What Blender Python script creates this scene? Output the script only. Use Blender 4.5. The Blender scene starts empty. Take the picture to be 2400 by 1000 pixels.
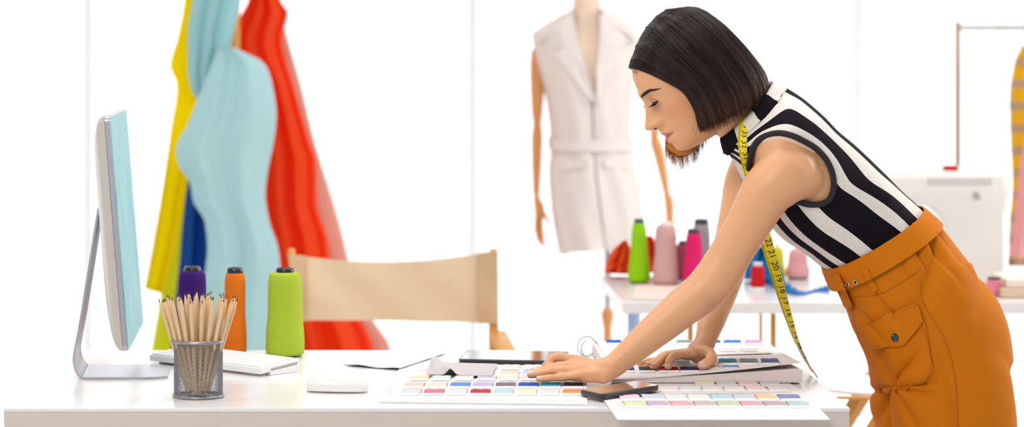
import bpy, bmesh, math, random
import numpy as np
from mathutils import Vector, Matrix, noise
from mathutils.bvhtree import BVHTree
random.seed(7); np.random.seed(7)
PI = math.pi
C = bpy.context.scene.collection
F = 8000.0; KK = F/8750.0; VX, VY, HC = 690.0, -158.0, 1.641
TZ = 0.75                                     # table top height

# ------------------------------------------------------------------ camera
cam_d = bpy.data.cameras.new('camera'); cam = bpy.data.objects.new('camera', cam_d); C.objects.link(cam)
cam.location = (0, 0, HC); cam.rotation_euler = (PI/2, 0, 0)
cam_d.sensor_width = 36; cam_d.lens = 36*F/2400
cam_d.shift_x = (1200-VX)/2400; cam_d.shift_y = -(500-VY)/2400
cam_d.clip_end = 200
cam_d.dof.use_dof = True; cam_d.dof.focus_distance = 6.72; cam_d.dof.aperture_fstop = 3.0
bpy.context.scene.camera = cam

def W(x, y, Y): return Vector(((x-VX)*Y/F, Y, HC-(y-VY)*Y/F))        # photograph position at real depth Y
def N(x, y, Yn): return W(x, y, Yn*KK)
def yT(y, z=TZ): return (HC-z)*F/(y-VY)                              # depth where a surface of height z is seen at row y
def T(x, y, z=TZ): return W(x, y, yT(y, z))
def proj(p): return (VX+p[0]*F/p[1], VY+(HC-p[2])*F/p[1])

# ------------------------------------------------------------------ materials
MATS = {}
def mat(name, col, rough=.5, metal=0., trans=0., emis=None, sub=0., spec=.5, bump=None, vary=None, sheen=0., coat=0., alpha=1., tcol=None):
    if name in MATS: return MATS[name]
    m = bpy.data.materials.new(name); m.use_nodes = True; nt = m.node_tree; n = nt.nodes; L = nt.links
    b = n['Principled BSDF']
    b.inputs['Base Color'].default_value = (*col, 1); b.inputs['Roughness'].default_value = rough
    b.inputs['Metallic'].default_value = metal; b.inputs['Specular IOR Level'].default_value = spec
    b.inputs['Subsurface Weight'].default_value = sub
    if sub: b.inputs['Subsurface Radius'].default_value = (.012, .005, .003); b.inputs['Subsurface Scale'].default_value = 1.
    b.inputs['Sheen Weight'].default_value = sheen; b.inputs['Coat Weight'].default_value = coat
    b.inputs['Coat Roughness'].default_value = .08
    if emis: b.inputs['Emission Color'].default_value = (*emis[0], 1); b.inputs['Emission Strength'].default_value = emis[1]
    tc = n.new('ShaderNodeTexCoord')
    if vary:                                   # (scale xyz, amount)
        mp = n.new('ShaderNodeMapping'); mp.inputs['Scale'].default_value = vary[0]
        nz = n.new('ShaderNodeTexNoise'); nz.inputs['Scale'].default_value = 1; nz.inputs['Detail'].default_value = 4
        L.new(tc.outputs['Object'], mp.inputs[0]); L.new(mp.outputs[0], nz.inputs['Vector'])
        mx = n.new('ShaderNodeMix'); mx.data_type = 'RGBA'
        a = vary[1]
        mx.inputs['A'].default_value = (*[c*(1-a) for c in col], 1); mx.inputs['B'].default_value = (*[min(1, c*(1+a)) for c in col], 1)
        L.new(nz.outputs[0], mx.inputs['Factor']); L.new(mx.outputs['Result'], b.inputs['Base Color'])
    if bump:                                   # (scale xyz, strength, kind)
        mp = n.new('ShaderNodeMapping'); mp.inputs['Scale'].default_value = bump[0]
        if bump[2] == 'wave':
            tx = n.new('ShaderNodeTexWave'); tx.bands_direction = 'Z'; tx.inputs['Scale'].default_value = 1; tx.inputs['Distortion'].default_value = 1.5
            tx.inputs['Detail'].default_value = 2
        else:
            tx = n.new('ShaderNodeTexNoise'); tx.inputs['Scale'].default_value = 1; tx.inputs['Detail'].default_value = 5
        L.new(tc.outputs['Object'], mp.inputs[0]); L.new(mp.outputs[0], tx.inputs['Vector'])
        bp = n.new('ShaderNodeBump'); bp.inputs['Strength'].default_value = bump[1]; bp.inputs['Distance'].default_value = .004
        L.new(tx.outputs[0], bp.inputs['Height']); L.new(bp.outputs[0], b.inputs['Normal'])
    if trans:                                  # diffuse light passes through thin cloth
        t = n.new('ShaderNodeBsdfTranslucent'); t.inputs[0].default_value = (*(tcol or col), 1)
        ms = n.new('ShaderNodeMixShader'); ms.inputs[0].default_value = trans
        L.new(b.outputs[0], ms.inputs[1]); L.new(t.outputs[0], ms.inputs[2]); L.new(ms.outputs[0], n['Material Output'].inputs['Surface'])
    MATS[name] = m; return m

def srgb(r, g, b):
    f = lambda c: (c/255/12.92 if c/255 <= .04045 else ((c/255+.055)/1.055)**2.4)
    return (f(r), f(g), f(b))

# ------------------------------------------------------------------ geometry collector
class G:
    def __init__(s): s.V = []; s.F = []; s.A = []
    def add(s, V, Fc, A=None):
        o = len(s.V); s.V += [tuple(v) for v in V]; s.F += [tuple(i+o for i in f) for f in Fc]
        s.A += (list(A) if A is not None else [(0, 0, 0)]*len(V)); return s
    def box(s, c, size, bev=0., rot=None, seg=2):
        bm = bmesh.new(); bmesh.ops.create_cube(bm, size=1)
        for v in bm.verts: v.co = Vector((v.co.x*size[0], v.co.y*size[1], v.co.z*size[2]))
        if bev: bmesh.ops.bevel(bm, geom=list(bm.edges), offset=bev, segments=seg, profile=.5, affect='EDGES')
        M = (rot if rot is not None else Matrix.Identity(3))
        bm.verts.index_update()
        V = [M @ v.co + Vector(c) for v in bm.verts]; Fc = [[v.index for v in f.verts] for f in bm.faces]
        bm.free(); return s.add(V, Fc)
    def loft(s, rings, cap=True, closed=True, A=None):
        n = len(rings[0]); V = [p for r in rings for p in r]; Fc = []
        for i in range(len(rings)-1):
            for j in range(n if closed else n-1):
                a = i*n+j; b = i*n+(j+1) % n; Fc.append((a, b, b+n, a+n))
        if cap and closed: Fc.append(tuple(range(n-1, -1, -1))); Fc.append(tuple((len(rings)-1)*n+k for k in range(n)))
        return s.add(V, Fc, A)
    def tube(s, P, R, n=12, cap='round', flat=1., side=None):
        P = [Vector(p) for p in P]
        if not hasattr(R, '__len__'): R = [R]*len(P)
        P, R = list(P), list(R)
        if cap == 'round':
            d0 = (P[0]-P[1]).normalized(); d1 = (P[-1]-P[-2]).normalized(); r0, r1 = R[0], R[-1]; p0, p1 = P[0], P[-1]
            for a in (.5, .8, .97): P = [p0+d0*r0*a]+P if False else P
            hd = [(p0+d0*r0*math.sin(a), r0*math.cos(a)) for a in (1.45, 1.1, .7, .35)]
            tl = [(p1+d1*r1*math.sin(a), r1*math.cos(a)) for a in (.35, .7, 1.1, 1.45)]
            P = [h[0] for h in hd]+P+[t[0] for t in tl]; R = [h[1] for h in hd]+R+[t[1] for t in tl]
        rings = []; up = None
        for i, p in enumerate(P):
            t = (P[min(i+1, len(P)-1)]-P[max(i-1, 0)]).normalized()
            if up is None:
                up = Vector(side) if side is not None else (Vector((0, 0, 1)) if abs(t.z) < .9 else Vector((0, 1, 0)))
            up = (up-t*up.dot(t)).normalized(); sd = t.cross(up)
            rings.append([p+(up*math.cos(2*PI*k/n)*flat+sd*math.sin(2*PI*k/n))*R[i] for k in range(n)])
        return s.loft(rings)
    def lathe(s, prof, c=(0, 0, 0), n=40, axis=None, caps=True):
        # prof: list of (r, z)
        M = Matrix.Identity(3)
        if axis is not None: M = Vector((0, 0, 1)).rotation_difference(Vector(axis)).to_matrix()
        rings = [[Vector(c)+M@Vector((r*math.cos(2*PI*k/n), r*math.sin(2*PI*k/n), z)) for k in range(n)] for r, z in prof]
        return s.loft(rings, cap=caps)
    def prism(s, poly, thick, frame, bev=0.):
        # poly 2D points, frame(u,v,w)->Vector, extruded w from 0..thick
        bm = bmesh.new(); vs = [bm.verts.new((p[0], p[1], 0)) for p in poly]; f = bm.faces.new(vs)
        r = bmesh.ops.extrude_face_region(bm, geom=[f])
        for v in r['geom']:
            if isinstance(v, bmesh.types.BMVert): v.co.z += thick
        bmesh.ops.recalc_face_normals(bm, faces=list(bm.faces))
        if bev: bmesh.ops.bevel(bm, geom=list(bm.edges), offset=bev, segments=3, profile=.5, affect='EDGES', clamp_overlap=True)
        bmesh.ops.triangulate(bm, faces=[f for f in bm.faces if len(f.verts) > 4])
        bm.verts.index_update()
        V = [frame(*v.co) for v in bm.verts]; Fc = [[v.index for v in f.verts] for f in bm.faces]; bm.free()
        return s.add(V, Fc)

def wpos(o):
    p = Vector((0, 0, 0))
    while o is not None: p += o.location; o = o.parent
    return p
def tag(o, label=None, cat=None, group=None, kind=None):
    if label: o['label'] = label
    if cat: o['category'] = cat
    if group: o['group'] = group
    if kind: o['kind'] = kind
    return o
def mk(name, g, m, parent=None, smooth=True, label=None, cat=None, group=None, kind=None, auto=35):
    V = np.array([tuple(v) for v in g.V], dtype=float)
    lo, hi = V.min(0), V.max(0); org = Vector(((lo[0]+hi[0])/2, (lo[1]+hi[1])/2, lo[2]))
    V = V-np.array(org)
    me = bpy.data.meshes.new(name); me.from_pydata(V.tolist(), [], g.F)
    if any(a != (0, 0, 0) for a in g.A[:2000]):
        at = me.attributes.new('sv', 'FLOAT_VECTOR', 'POINT'); at.data.foreach_set('vector', np.array(g.A, dtype=np.float32).ravel())
    if smooth:
        me.polygons.foreach_set('use_smooth', [True]*len(me.polygons))
    me.update()
    bm = bmesh.new(); bm.from_mesh(me); bmesh.ops.recalc_face_normals(bm, faces=list(bm.faces)); bm.to_mesh(me); bm.free()
    if smooth and auto and auto < 170:
        me.set_sharp_from_angle(angle=math.radians(auto))
    me.materials.append(m)
    o = bpy.data.objects.new(name, me); C.objects.link(o)
    if parent is not None: o.parent = parent; o.location = org-wpos(parent)
    else: o.location = org
    tag(o, label, cat, group, kind); return o
def thing(name, loc, label, cat, group=None):
    o = bpy.data.objects.new(name, None); C.objects.link(o); o.location = loc; o.empty_display_size = .05
    return tag(o, label, cat, group)
def dup(root, loc, label=None, group=None):
    def cp(o, par):
        c = o.copy(); C.objects.link(c)
        if par: c.parent = par
        for ch in [x for x in bpy.data.objects if x.parent == o]: cp(ch, c)
        return c
    r = cp(root, None); r.location = loc
    if label: r['label'] = label
    if group: r['group'] = group
    return r

def pchip(xs, ys):
    xs = list(map(float, xs)); ys = list(map(float, ys))
    if xs[0] > xs[-1]: xs = xs[::-1]; ys = ys[::-1]
    n = len(xs); h = [xs[i+1]-xs[i] for i in range(n-1)]; d = [(ys[i+1]-ys[i])/h[i] for i in range(n-1)]
    m = [d[0]]+[0 if d[i-1]*d[i] <= 0 else 2*d[i-1]*d[i]/(d[i-1]+d[i]) for i in range(1, n-1)]+[d[-1]]
    def f(x):
        x = min(max(x, xs[0]), xs[-1]); i = 0
        while i < n-2 and x > xs[i+1]: i += 1
        t = (x-xs[i])/h[i]
        return ((1+2*t)*(1-t)**2*ys[i]+t*(1-t)**2*h[i]*m[i]+t*t*(3-2*t)*ys[i+1]+t*t*(t-1)*h[i]*m[i+1])
    return f
def crom(P, t):
    # Catmull-Rom over rows of P (numpy array k x ...), t in 0..1
    P = np.asarray(P, dtype=float); k = len(P)-1; x = min(max(t, 0), 1)*k; i = min(int(x), k-1); u = x-i
    p1, p2 = P[i], P[i+1]; p0 = P[i-1] if i > 0 else 2*p1-p2; p3 = P[i+2] if i+2 <= k else 2*p2-p1
    return .5*((2*p1)+(-p0+p2)*u+(2*p0-5*p1+4*p2-p3)*u*u+(-p0+3*p1-3*p2+p3)*u**3)
def sample(P, n): return [Vector(crom([tuple(p) for p in P], i/(n-1))) for i in range(n)]
def sampleR(P, R, n):
    A = [tuple(p)+(r,) for p, r in zip(P, R)]; o = [crom(A, i/(n-1)) for i in range(n)]
    return [Vector(a[:3]) for a in o], [float(a[3]) for a in o]
def sgnpow(x, p): return math.copysign(abs(x)**p, x)
# ------------------------------------------------------------------ common materials
white_table = mat('white laminate', (.84, .84, .86), .22, spec=.5)
shaded_edge = mat('white table edge', (.66, .61, .57), .45)  # same laminate as the top, darkened: front-face shade put into the colour
alu = mat('brushed aluminium', (.50, .51, .56), .28, metal=.9)
alu_soft = mat('satin silver plastic', (.60, .58, .55), .35, metal=.35)
wplastic = mat('white plastic', (.86, .86, .87), .3)
black = mat('black plastic', (.012, .012, .014), .28, coat=.3)
paper = mat('white paper', (.86, .85, .86), .7)
wood = mat('honey wood', srgb(222, 160, 84), .45, vary=((40, 40, 4), .15))
pinewood = mat('natural pencil wood', srgb(228, 200, 158), .55, vary=((200, 200, 20), .12))
graphite = mat('graphite', (.03, .03, .04), .35)
steel = mat('silver wire', (.34, .35, .39), .3, metal=.85)
def thread(name, c): return mat(name, c, .8, spec=.25, bump=((1, 1, 700), .35, 'wave'), vary=((30, 30, 300), .07))

# ------------------------------------------------------------------ setting
fl = G().box((1.4, 3.5, -.02), (9, 17, .04)); mk('floor', fl, mat('pale floor', (.80, .79, .79), .35), smooth=False, kind='structure')
wallm = mat('white wall paint', (.86, .86, .86), .8)
mk('wall_left', G().box((-3.1, 5.5, 1.55), (.1, 13, 3.1)), wallm, smooth=False, kind='structure')
mk('wall_right', G().box((5.6, 5.5, 1.55), (.1, 13, 3.1)), wallm, smooth=False, kind='structure')
mk('ceiling', G().box((1.25, 5.5, 3.15), (8.8, 13, .1)), wallm, smooth=False, kind='structure')
# the window wall: lintel, sill strip, mullions and panes behind the curtain
YW = 11.75
g = G().box((1.25, YW, 2.95), (8.6, .12, .3)).box((1.25, YW, .05), (8.6, .12, .1))
mk('wall_back', g, wallm, smooth=False, kind='structure')
framem = mat('white window frame', (.75, .76, .80), .4)
WX = [-3.05, -1.96, -.684, .596, 1.876, 3.15, 4.4, 5.55]
for i in range(7):
    x0, x1 = WX[i], WX[i+1]
    g = G()
    for xx in (x0+.009, x1-.009, x0+(x1-x0)*.9): g.box((xx, YW, 1.45), (.016 if xx != x0+(x1-x0)*.9 else .01, .05, 2.7), .002)
    for zz in (.13, 2.77): g.box(((x0+x1)/2, YW, zz), (x1-x0, .05, .05), .004)
    w = mk('window_%d' % (i+1), g, framem, smooth=False, kind='structure')
    gl = bpy.data.materials.get('window glass')
    if gl is None:
        gl = bpy.data.materials.new('window glass'); gl.use_nodes = True; nt = gl.node_tree
        nt.nodes.remove(nt.nodes['Principled BSDF']); gb = nt.nodes.new('ShaderNodeBsdfTransparent'); gb.inputs[0].default_value = (.97, .98, .98, 1)
        gg = nt.nodes.new('ShaderNodeBsdfGlossy'); gg.inputs['Roughness'].default_value = .02
        mm = nt.nodes.new('ShaderNodeMixShader'); mm.inputs[0].default_value = .05
        nt.links.new(gb.outputs[0], mm.inputs[1]); nt.links.new(gg.outputs[0], mm.inputs[2]); nt.links.new(mm.outputs[0], nt.nodes['Material Output'].inputs['Surface'])
    mk('pane', G().box(((x0+x1)/2, YW, 1.45), (x1-x0-.03, .008, 2.58)), gl, w, smooth=False)

sheer = mat('sheer white curtain', (.93, .93, .94), .9, trans=.62, tcol=(.95, .95, .965))
def curtain(x0, x1, label, Yc=11.35, ph=0., cols=None):
    n = int((x1-x0)*90); g = G(); top, bot = [], []
    rows = []
    for z in (3.05, 2.2, 1.4, .7, .03):
        r = []
        for i in range(n+1):
            x = x0+(x1-x0)*i/n
            y = Yc+.035*math.sin(x*2*PI/.31+ph+.5*math.sin(x*1.7))+.018*math.sin(x*2*PI/.13+ph*2)*(1+.2*math.sin(z*2))
            r.append(Vector((x, y, z)))
        rows.append(r)
    g.loft(rows, cap=False, closed=False)
    return mk('curtain', g, sheer, label=label, cat='curtain', group='sheer curtains across the window wall', auto=0)
curtain(-3.0, -.462, 'sheer white curtain behind the monitor at the left end')
curtain(-.46, .508, 'sheer white curtain behind the hanging fabrics and canvas chair', ph=1)
curtain(.51, 1.348, 'sheer white curtain behind the dressed mannequin', ph=2.2)
curtain(1.35, 5.5, 'sheer white curtain behind the woman and the sewing machine', ph=3)

# ------------------------------------------------------------------ front table
Y0, Y1 = 7.0*KK, 7.974*KK
XL, XR = (8-VX)*Y0/F, (1992-VX)*Y0/F
t = thing('work_table', ((XL+XR)/2, (Y0+Y1)/2, 0), 'long glossy white work table with a thick front edge in the foreground', 'table')
g = G().box(((XL+XR)/2, (Y0+Y1)/2, TZ-.004), (XR-XL, Y1-Y0, .008), .0015)
mk('tabletop', g, white_table, t, smooth=False)
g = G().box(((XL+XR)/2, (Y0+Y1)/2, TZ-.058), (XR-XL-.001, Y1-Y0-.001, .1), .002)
mk('table_edge', g, shaded_edge, t, smooth=False)
for sx in (XL+.05, XR-.05):
    for sy in (Y0+.06, Y1-.06):
        mk('leg', G().box((sx, sy, (TZ-.108)/2), (.06, .06, TZ-.108), .003), shaded_edge, t, smooth=False)

# ------------------------------------------------------------------ desktop computer seen edge-on
def Xat(px, Y): return (px-VX)*Y/F
t = thing('desktop_computer', (-.35, 6.91, TZ), 'slim silver all-in-one computer seen from its edge at the left end of the table', 'computer')
yn, yf = 6.585, 7.235
lean = math.atan2(.037, .453)
O = Vector((-.3190, yn, .834))
roll = math.radians(1.8)
ax_v = Vector((-math.sin(lean), 0, math.cos(lean))); ax_w = Vector((0, math.cos(roll), -math.sin(roll))); ax_n = ax_v.cross(ax_w)*-1
ax_n = Vector((math.cos(lean), 0, math.sin(lean)))
ax_v = (ax_v+Vector((0, math.sin(roll), 0))).normalized()
def SF(w, v, n_): return O+ax_w*w+ax_v*v+ax_n*n_         # w across, v up, n towards the viewer side (+X)
Wd, Hd = .65, .455
def rrect(w, h, r, n=6, cx=0, cy=0):
    o = []
    for (sx, sy, a0) in ((1, 1, 0), (-1, 1, 90), (-1, -1, 180), (1, -1, 270)):
        for k in range(n+1):
            a = math.radians(a0+90*k/n); o.append((cx+sx*(w/2-r)+r*math.cos(a), cy+sy*(h/2-r)+r*math.sin(a)))
    return o
rim = rrect(Wd, Hd, .012, 5, Wd/2, Hd/2)
mk('frame', G().prism(rim, .010, lambda u, v, w: SF(u, v, w-.0125), .0012), alu, t, auto=30)
# bulging back shell
rings = []
for k in range(11):
    a = k/10*PI/2; s_ = math.cos(a); d = math.sin(a)
    sc = .35+.65*s_
    rings.append([SF(Wd/2+(u-Wd/2)*(1-.62*(1-s_)), Hd*.52+(v-Hd*.52)*(1-.85*(1-s_)), -.0125-.034*d**.8) for u, v in rim])
mk('back_shell', G().loft(rings), alu_soft, t, auto=60)
scr = mat('glossy display glass', srgb(120, 175, 188), .04, spec=.8, vary=((3, 3, 3), .05), coat=.6)
nt = scr.node_tree; b = nt.nodes['Principled BSDF']      # lit display showing a pale blue picture
tc = nt.nodes.new('ShaderNodeTexCoord'); nz = nt.nodes.new('ShaderNodeTexNoise'); nz.inputs['Scale'].default_value = 5; nz.inputs['Distortion'].default_value = 1.5
cr = nt.nodes.new('ShaderNodeValToRGB'); cr.color_ramp.elements[0].position = .45; cr.color_ramp.elements[0].color = (*srgb(170, 208, 214), 1)
cr.color_ramp.elements[1].position = .68; cr.color_ramp.elements[1].color = (*srgb(110, 190, 208), 1)
e = cr.color_ramp.elements.new(.3); e.color = (*srgb(188, 218, 222), 1)
nt.links.new(tc.outputs['Object'], nz.inputs['Vector']); nt.links.new(nz.outputs[0], cr.inputs[0]); nt.links.new(cr.outputs[0], b.inputs['Emission Color'])
b.inputs['Emission Strength'].default_value = .42; b.inputs['Base Color'].default_value = (.02, .03, .035, 1)
for l in list(nt.links):
    if l.to_socket == b.inputs['Base Color']: nt.links.remove(l)
mk('screen', G().prism(rrect(Wd-.004, Hd-.004, .01, 5, Wd/2, Hd/2), .002, lambda u, v, w: SF(u, v, -.0025+w)), scr, t, auto=30)
# bent stand plate
yb0 = 6.81; yb1 = 7.01
pts = [(231, 488), (224, 530), (205, 650), (186, 765), (175, 822), (173, 848), (180, 872), (196, 887), (230, 890), (300, 890), (392, 890)]
P = [W(x, y, yb0) for x, y in pts]
P = sample(P, 60)
for p in P: p.z = max(p.z, TZ+.0024)
th = .0022; rings = []
for i, p in enumerate(P):
    tt = (P[min(i+1, 59)]-P[max(i-1, 0)]).normalized(); nn = Vector((-tt.z, 0, tt.x)).normalized()
    fr = i/59; y1_ = yb1; hw = (yb1-yb0)/2; ym = (yb0+yb1)/2
    if fr > .93: hw = hw*(1-.18*((fr-.93)/.07)**2)
    rings.append([Vector((q.x, yy, q.z)) for q, yy in ((p+nn*th, ym-hw), (p+nn*th, ym+hw), (p-nn*th, ym+hw), (p-nn*th, ym-hw))])
mk('stand', G().loft(rings), alu, t, auto=40)
mk('port_button', G().lathe([(.003, 0), (.003, .001), (.0005, .0012)], tuple(SF(.09, .02, -.03)), 12, axis=-ax_n), black, t)

# ------------------------------------------------------------------ keyboard
A = T(348, 850); B = T(610, 883); D = T(703, 871)
ex = (B-A).normalized(); ey = Vector((-ex.y, ex.x, 0)); ey = ey if ey.y > 0 else -ey
Lk = (B-A).length; Wk = .115
t = thing('keyboard', A+ex*Lk/2+ey*Wk/2, 'white slim keyboard with flat keys lying behind the pencil pot', 'keyboard')
t.location.z = TZ
zk = lambda v: .013+.010*(v/Wk)          # rises to the back
kf = lambda u, v, w: A+ex*u+ey*v+Vector((0, 0, w+zk(v)))
mk('case', G().prism(rrect(Lk, Wk, .006, 4, Lk/2, Wk/2), .012, lambda u, v, w: kf(u, v, w-.008), .001), wplastic, t, auto=30)
for u in (.006, Lk-.006):
    g = G(); g.prism([(u-.006, .03), (u+.006, .03), (u+.006, Wk-.004), (u-.006, Wk-.004)], 1, lambda a, b_, w: (A+ex*a+ey*b_+Vector((0, 0, .0005+w*(zk(b_)-.002)))))
    mk('foot', g, wplastic, t, smooth=False)
nk = 15; ku = (Lk-.012)/nk
keym = mat('white key', (.9, .9, .91), .4)
for r in range(6):
    row = []
    for c in range(nk):
        if r == 0 and 4 < c < 9: continue
        u0 = .006+c*ku; w_ = ku-.0025
        if r == 0 and c == 4: w_ = ku*5-.0025
        v0 = .006+r*(Wk-.012)/6; h_ = (Wk-.012)/6-.0025
        mk('key', G().prism([(u0, v0), (u0+w_, v0), (u0+w_, v0+h_), (u0, v0+h_)], .0022, lambda a, b_, w: kf(a, b_, w+.0042)), keym, t, smooth=False)

# ------------------------------------------------------------------ mouse
c = T(791, 917); ang = math.radians(-8)
t = thing('computer_mouse', c, 'white wireless mouse with low curved back on the bare table', 'mouse')
rings = []; Lm, Wm = .120, .058
for i in range(29):
    a = i/28*PI; x = -math.cos(a)*Lm/2; s_ = max(math.sin(a), .02)**.42
    hh = .0225*(max(math.sin(min(PI, a*.93+.16)), .02))**.62*1.45
    r = []
    for k in range(24):
        b_ = 2*PI*k/24; yy = math.cos(b_)*Wm/2*s_; zz = .002+(math.sin(b_) > 0)*math.sin(b_)**.9*hh if math.sin(b_) > 0 else .002+.0015*math.sin(b_)
        r.append(c+Vector((x*math.cos(ang)-yy*math.sin(ang), x*math.sin(ang)+yy*math.cos(ang), zz+.0015)))
    rings.append(r)
mk('shell', G().loft(rings), mat('glossy white plastic', (.88, .87, .88), .12, coat=.5), t, auto=60)
g = G()
g.tube([c+Vector((x*math.cos(ang)+.0*1, x*math.sin(ang)-Wm/2*.93*math.sqrt(max(0, 1-(x/(Lm/2))**2)), .0065)) for x in np.linspace(-.05, .052, 20)], .0007, 6)
mk('trim_line', g, mat('grey trim', (.45, .43, .44), .4), t)

# ------------------------------------------------------------------ cone spools
def spool(name_c, px, yb, ytop, wb, wt, col, label, Yn=None, group=None, base=True, capr=.30, capcol=None, z0=None, capname='black'):
    z0 = TZ if z0 is None else z0
    Y = yT(yb, z0) if Yn is None else Yn*KK
    sc = F/Y; c = Vector(((px-VX)*Y/F, Y, z0)); hgt = (yb-ytop)/sc*1.0
    rb, rt = wb/2/sc, wt/2/sc
    t = thing('thread_spool', c, label, 'thread spool', group)
    prof = [(rb*.86, .004), (rb*.97, .006), (rb, .014)]
    for i in range(1, 14):
        f = i/14; prof.append((rb+(rt-rb)*f+.0008*math.sin(f*9), .014+(hgt-.026)*f))
    prof += [(rt*.985, hgt-.010), (rt*.9, hgt-.005), (rt*.7, hgt-.003), (rt*.3, hgt-.003)]
    mk('thread', G().lathe(prof, c, 48), thread(name_c+' thread', col), t, auto=60)
    cr_ = rt*capr*1.9
    pf = [(cr_*1.0, hgt-.006), (cr_*1.02, hgt+.001), (cr_*.92, hgt+.0055), (cr_*.86, hgt+.0065), (cr_*.66, hgt+.0065), (cr_*.6, hgt+.0045), (cr_*.58, hgt-.004)]
    mk('core_cap', G().lathe(pf, c, 32), capcol or black, t, auto=30)
    if base: mk('core_base', G().lathe([(rb*.80, 0), (rb*.84, .001), (rb*.84, .0042), (rb*.5, .0045)], c, 32), black, t, auto=30)
    return t
spool('lime', 668, 834, 634, 91, 76, srgb(178, 205, 58), 'lime green cone of thread standing on the front table beside the canvas chair back', base=True)
spool('orange', 551, 834, 634, 54, 46, srgb(240, 122, 20), 'narrow orange cone of thread on the front table behind the pencils', capr=.44)
spool('purple', 451, 820, 631, 70, 62, srgb(64, 22, 120), 'dark purple cone of thread half hidden behind the pencils', capr=.34)

# ------------------------------------------------------------------ pencil pot and pencils
pc = T(465, 929); R0 = .0465; Hp = .108
t = thing('pencil_pot', pc, 'round silver wire mesh pot packed with pencils', 'pencil pot')
nn_, mm_ = 56, 30
bmx = bmesh.new(); vs = {}
for i in range(mm_+1):
    for k in range(nn_):
        a = 2*PI*(k+.5*(i % 2))/nn_; vs[i, k] = bmx.verts.new((R0*math.cos(a), R0*math.sin(a), .003+(Hp-.006)*i/mm_))
for i in range(0, mm_-1):
    for k in range(nn_):
        o_ = 0 if i % 2 == 0 else 1
        l_ = vs[i+1, (k-1+o_) % nn_]; r_ = vs[i+1, (k+o_) % nn_]
        try: bmx.faces.new((vs[i, k], r_, vs[i+2, k], l_))
        except ValueError: pass
me_ = bpy.data.meshes.new('tmp'); bmx.to_mesh(me_); bmx.free()
ob_ = bpy.data.objects.new('tmp', me_); C.objects.link(ob_)
md = ob_.modifiers.new('w', 'WIREFRAME'); md.thickness = .0013; md.use_even_offset = False
def bake(ob, name='baked'):
    dg = bpy.context.evaluated_depsgraph_get(); dg.update()
    me = bpy.data.meshes.new_from_object(ob.evaluated_get(dg)); bpy.data.objects.remove(ob); return me
mw = bake(ob_); g = G(); g.add([v.co+pc for v in mw.vertices], [tuple(p.vertices) for p in mw.polygons])
mk('mesh_wall', g, steel, t, auto=0)
def torus(c, R, r, n=48, m=10):
    return G().loft([[Vector(c)+Vector(((R+r*math.cos(2*PI*j/m))*math.cos(2*PI*i/n), (R+r*math.cos(2*PI*j/m))*math.sin(2*PI*i/n), r*math.sin(2*PI*j/m))) for j in range(m)] for i in range(n+1)], cap=False)
mk('rim', torus(pc+Vector((0, 0, Hp)), R0+.003, .0036), steel, t)
g = torus(pc+Vector((0, 0, .0032)), R0+.001, .0026); g.lathe([(R0, .001), (R0, .0025)], pc, 40)
mk('base', g, steel, t)
proto = None; rnd = random.Random(3)
spots = []
while len(spots) < 46:
    a = rnd.uniform(0, 2*PI); r = (R0-.009)*math.sqrt(rnd.uniform(0, 1))
    p = (r*math.cos(a), r*math.sin(a))
    if all((p[0]-q[0])**2+(p[1]-q[1])**2 > .0082**2 for q in spots): spots.append(p)
    elif rnd.random() < .002: spots.append(p)
for i, (sx, sy) in enumerate(sorted(spots, key=lambda s: s[1])):
    Lp = .172+rnd.uniform(-.008, .012)
    if proto is None:
        pr = thing('pencil', pc, 'plain wooden pencil standing point up in the silver mesh pot', 'pencil', 'wooden pencils in the mesh pot')
        Lq = .187
        mk('barrel', G().lathe([(.0037, 0), (.0037, Lq-.022)]+[(.0037*(1-f)+.001*f, Lq-.022+.018*f) for f in (.05, .5, 1)], pc, 6), pinewood, pr, auto=25)
        mk('graphite_tip', G().lathe([(.00125, Lq-.006), (.0011, Lq-.004), (.0003, Lq+.001)], pc, 8), graphite, pr)
        proto = pr; o = pr
    else:
        o = dup(proto, pc)
    # bottom gathered on one side, tops fan out over the rim
    bx, by = sx*.55, sy*.55
    tx, ty = sx*1.32+.001*rnd.uniform(-1, 1), sy*1.25
    o.location = pc+Vector((bx, by, .0045+rnd.uniform(0, .012) ))
    d = Vector((tx*1.55-bx, ty*1.3-by, Lp)).normalized()
    o.rotation_mode = 'QUATERNION'; o.rotation_quaternion = Vector((0, 0, 1)).rotation_difference(d)
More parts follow.
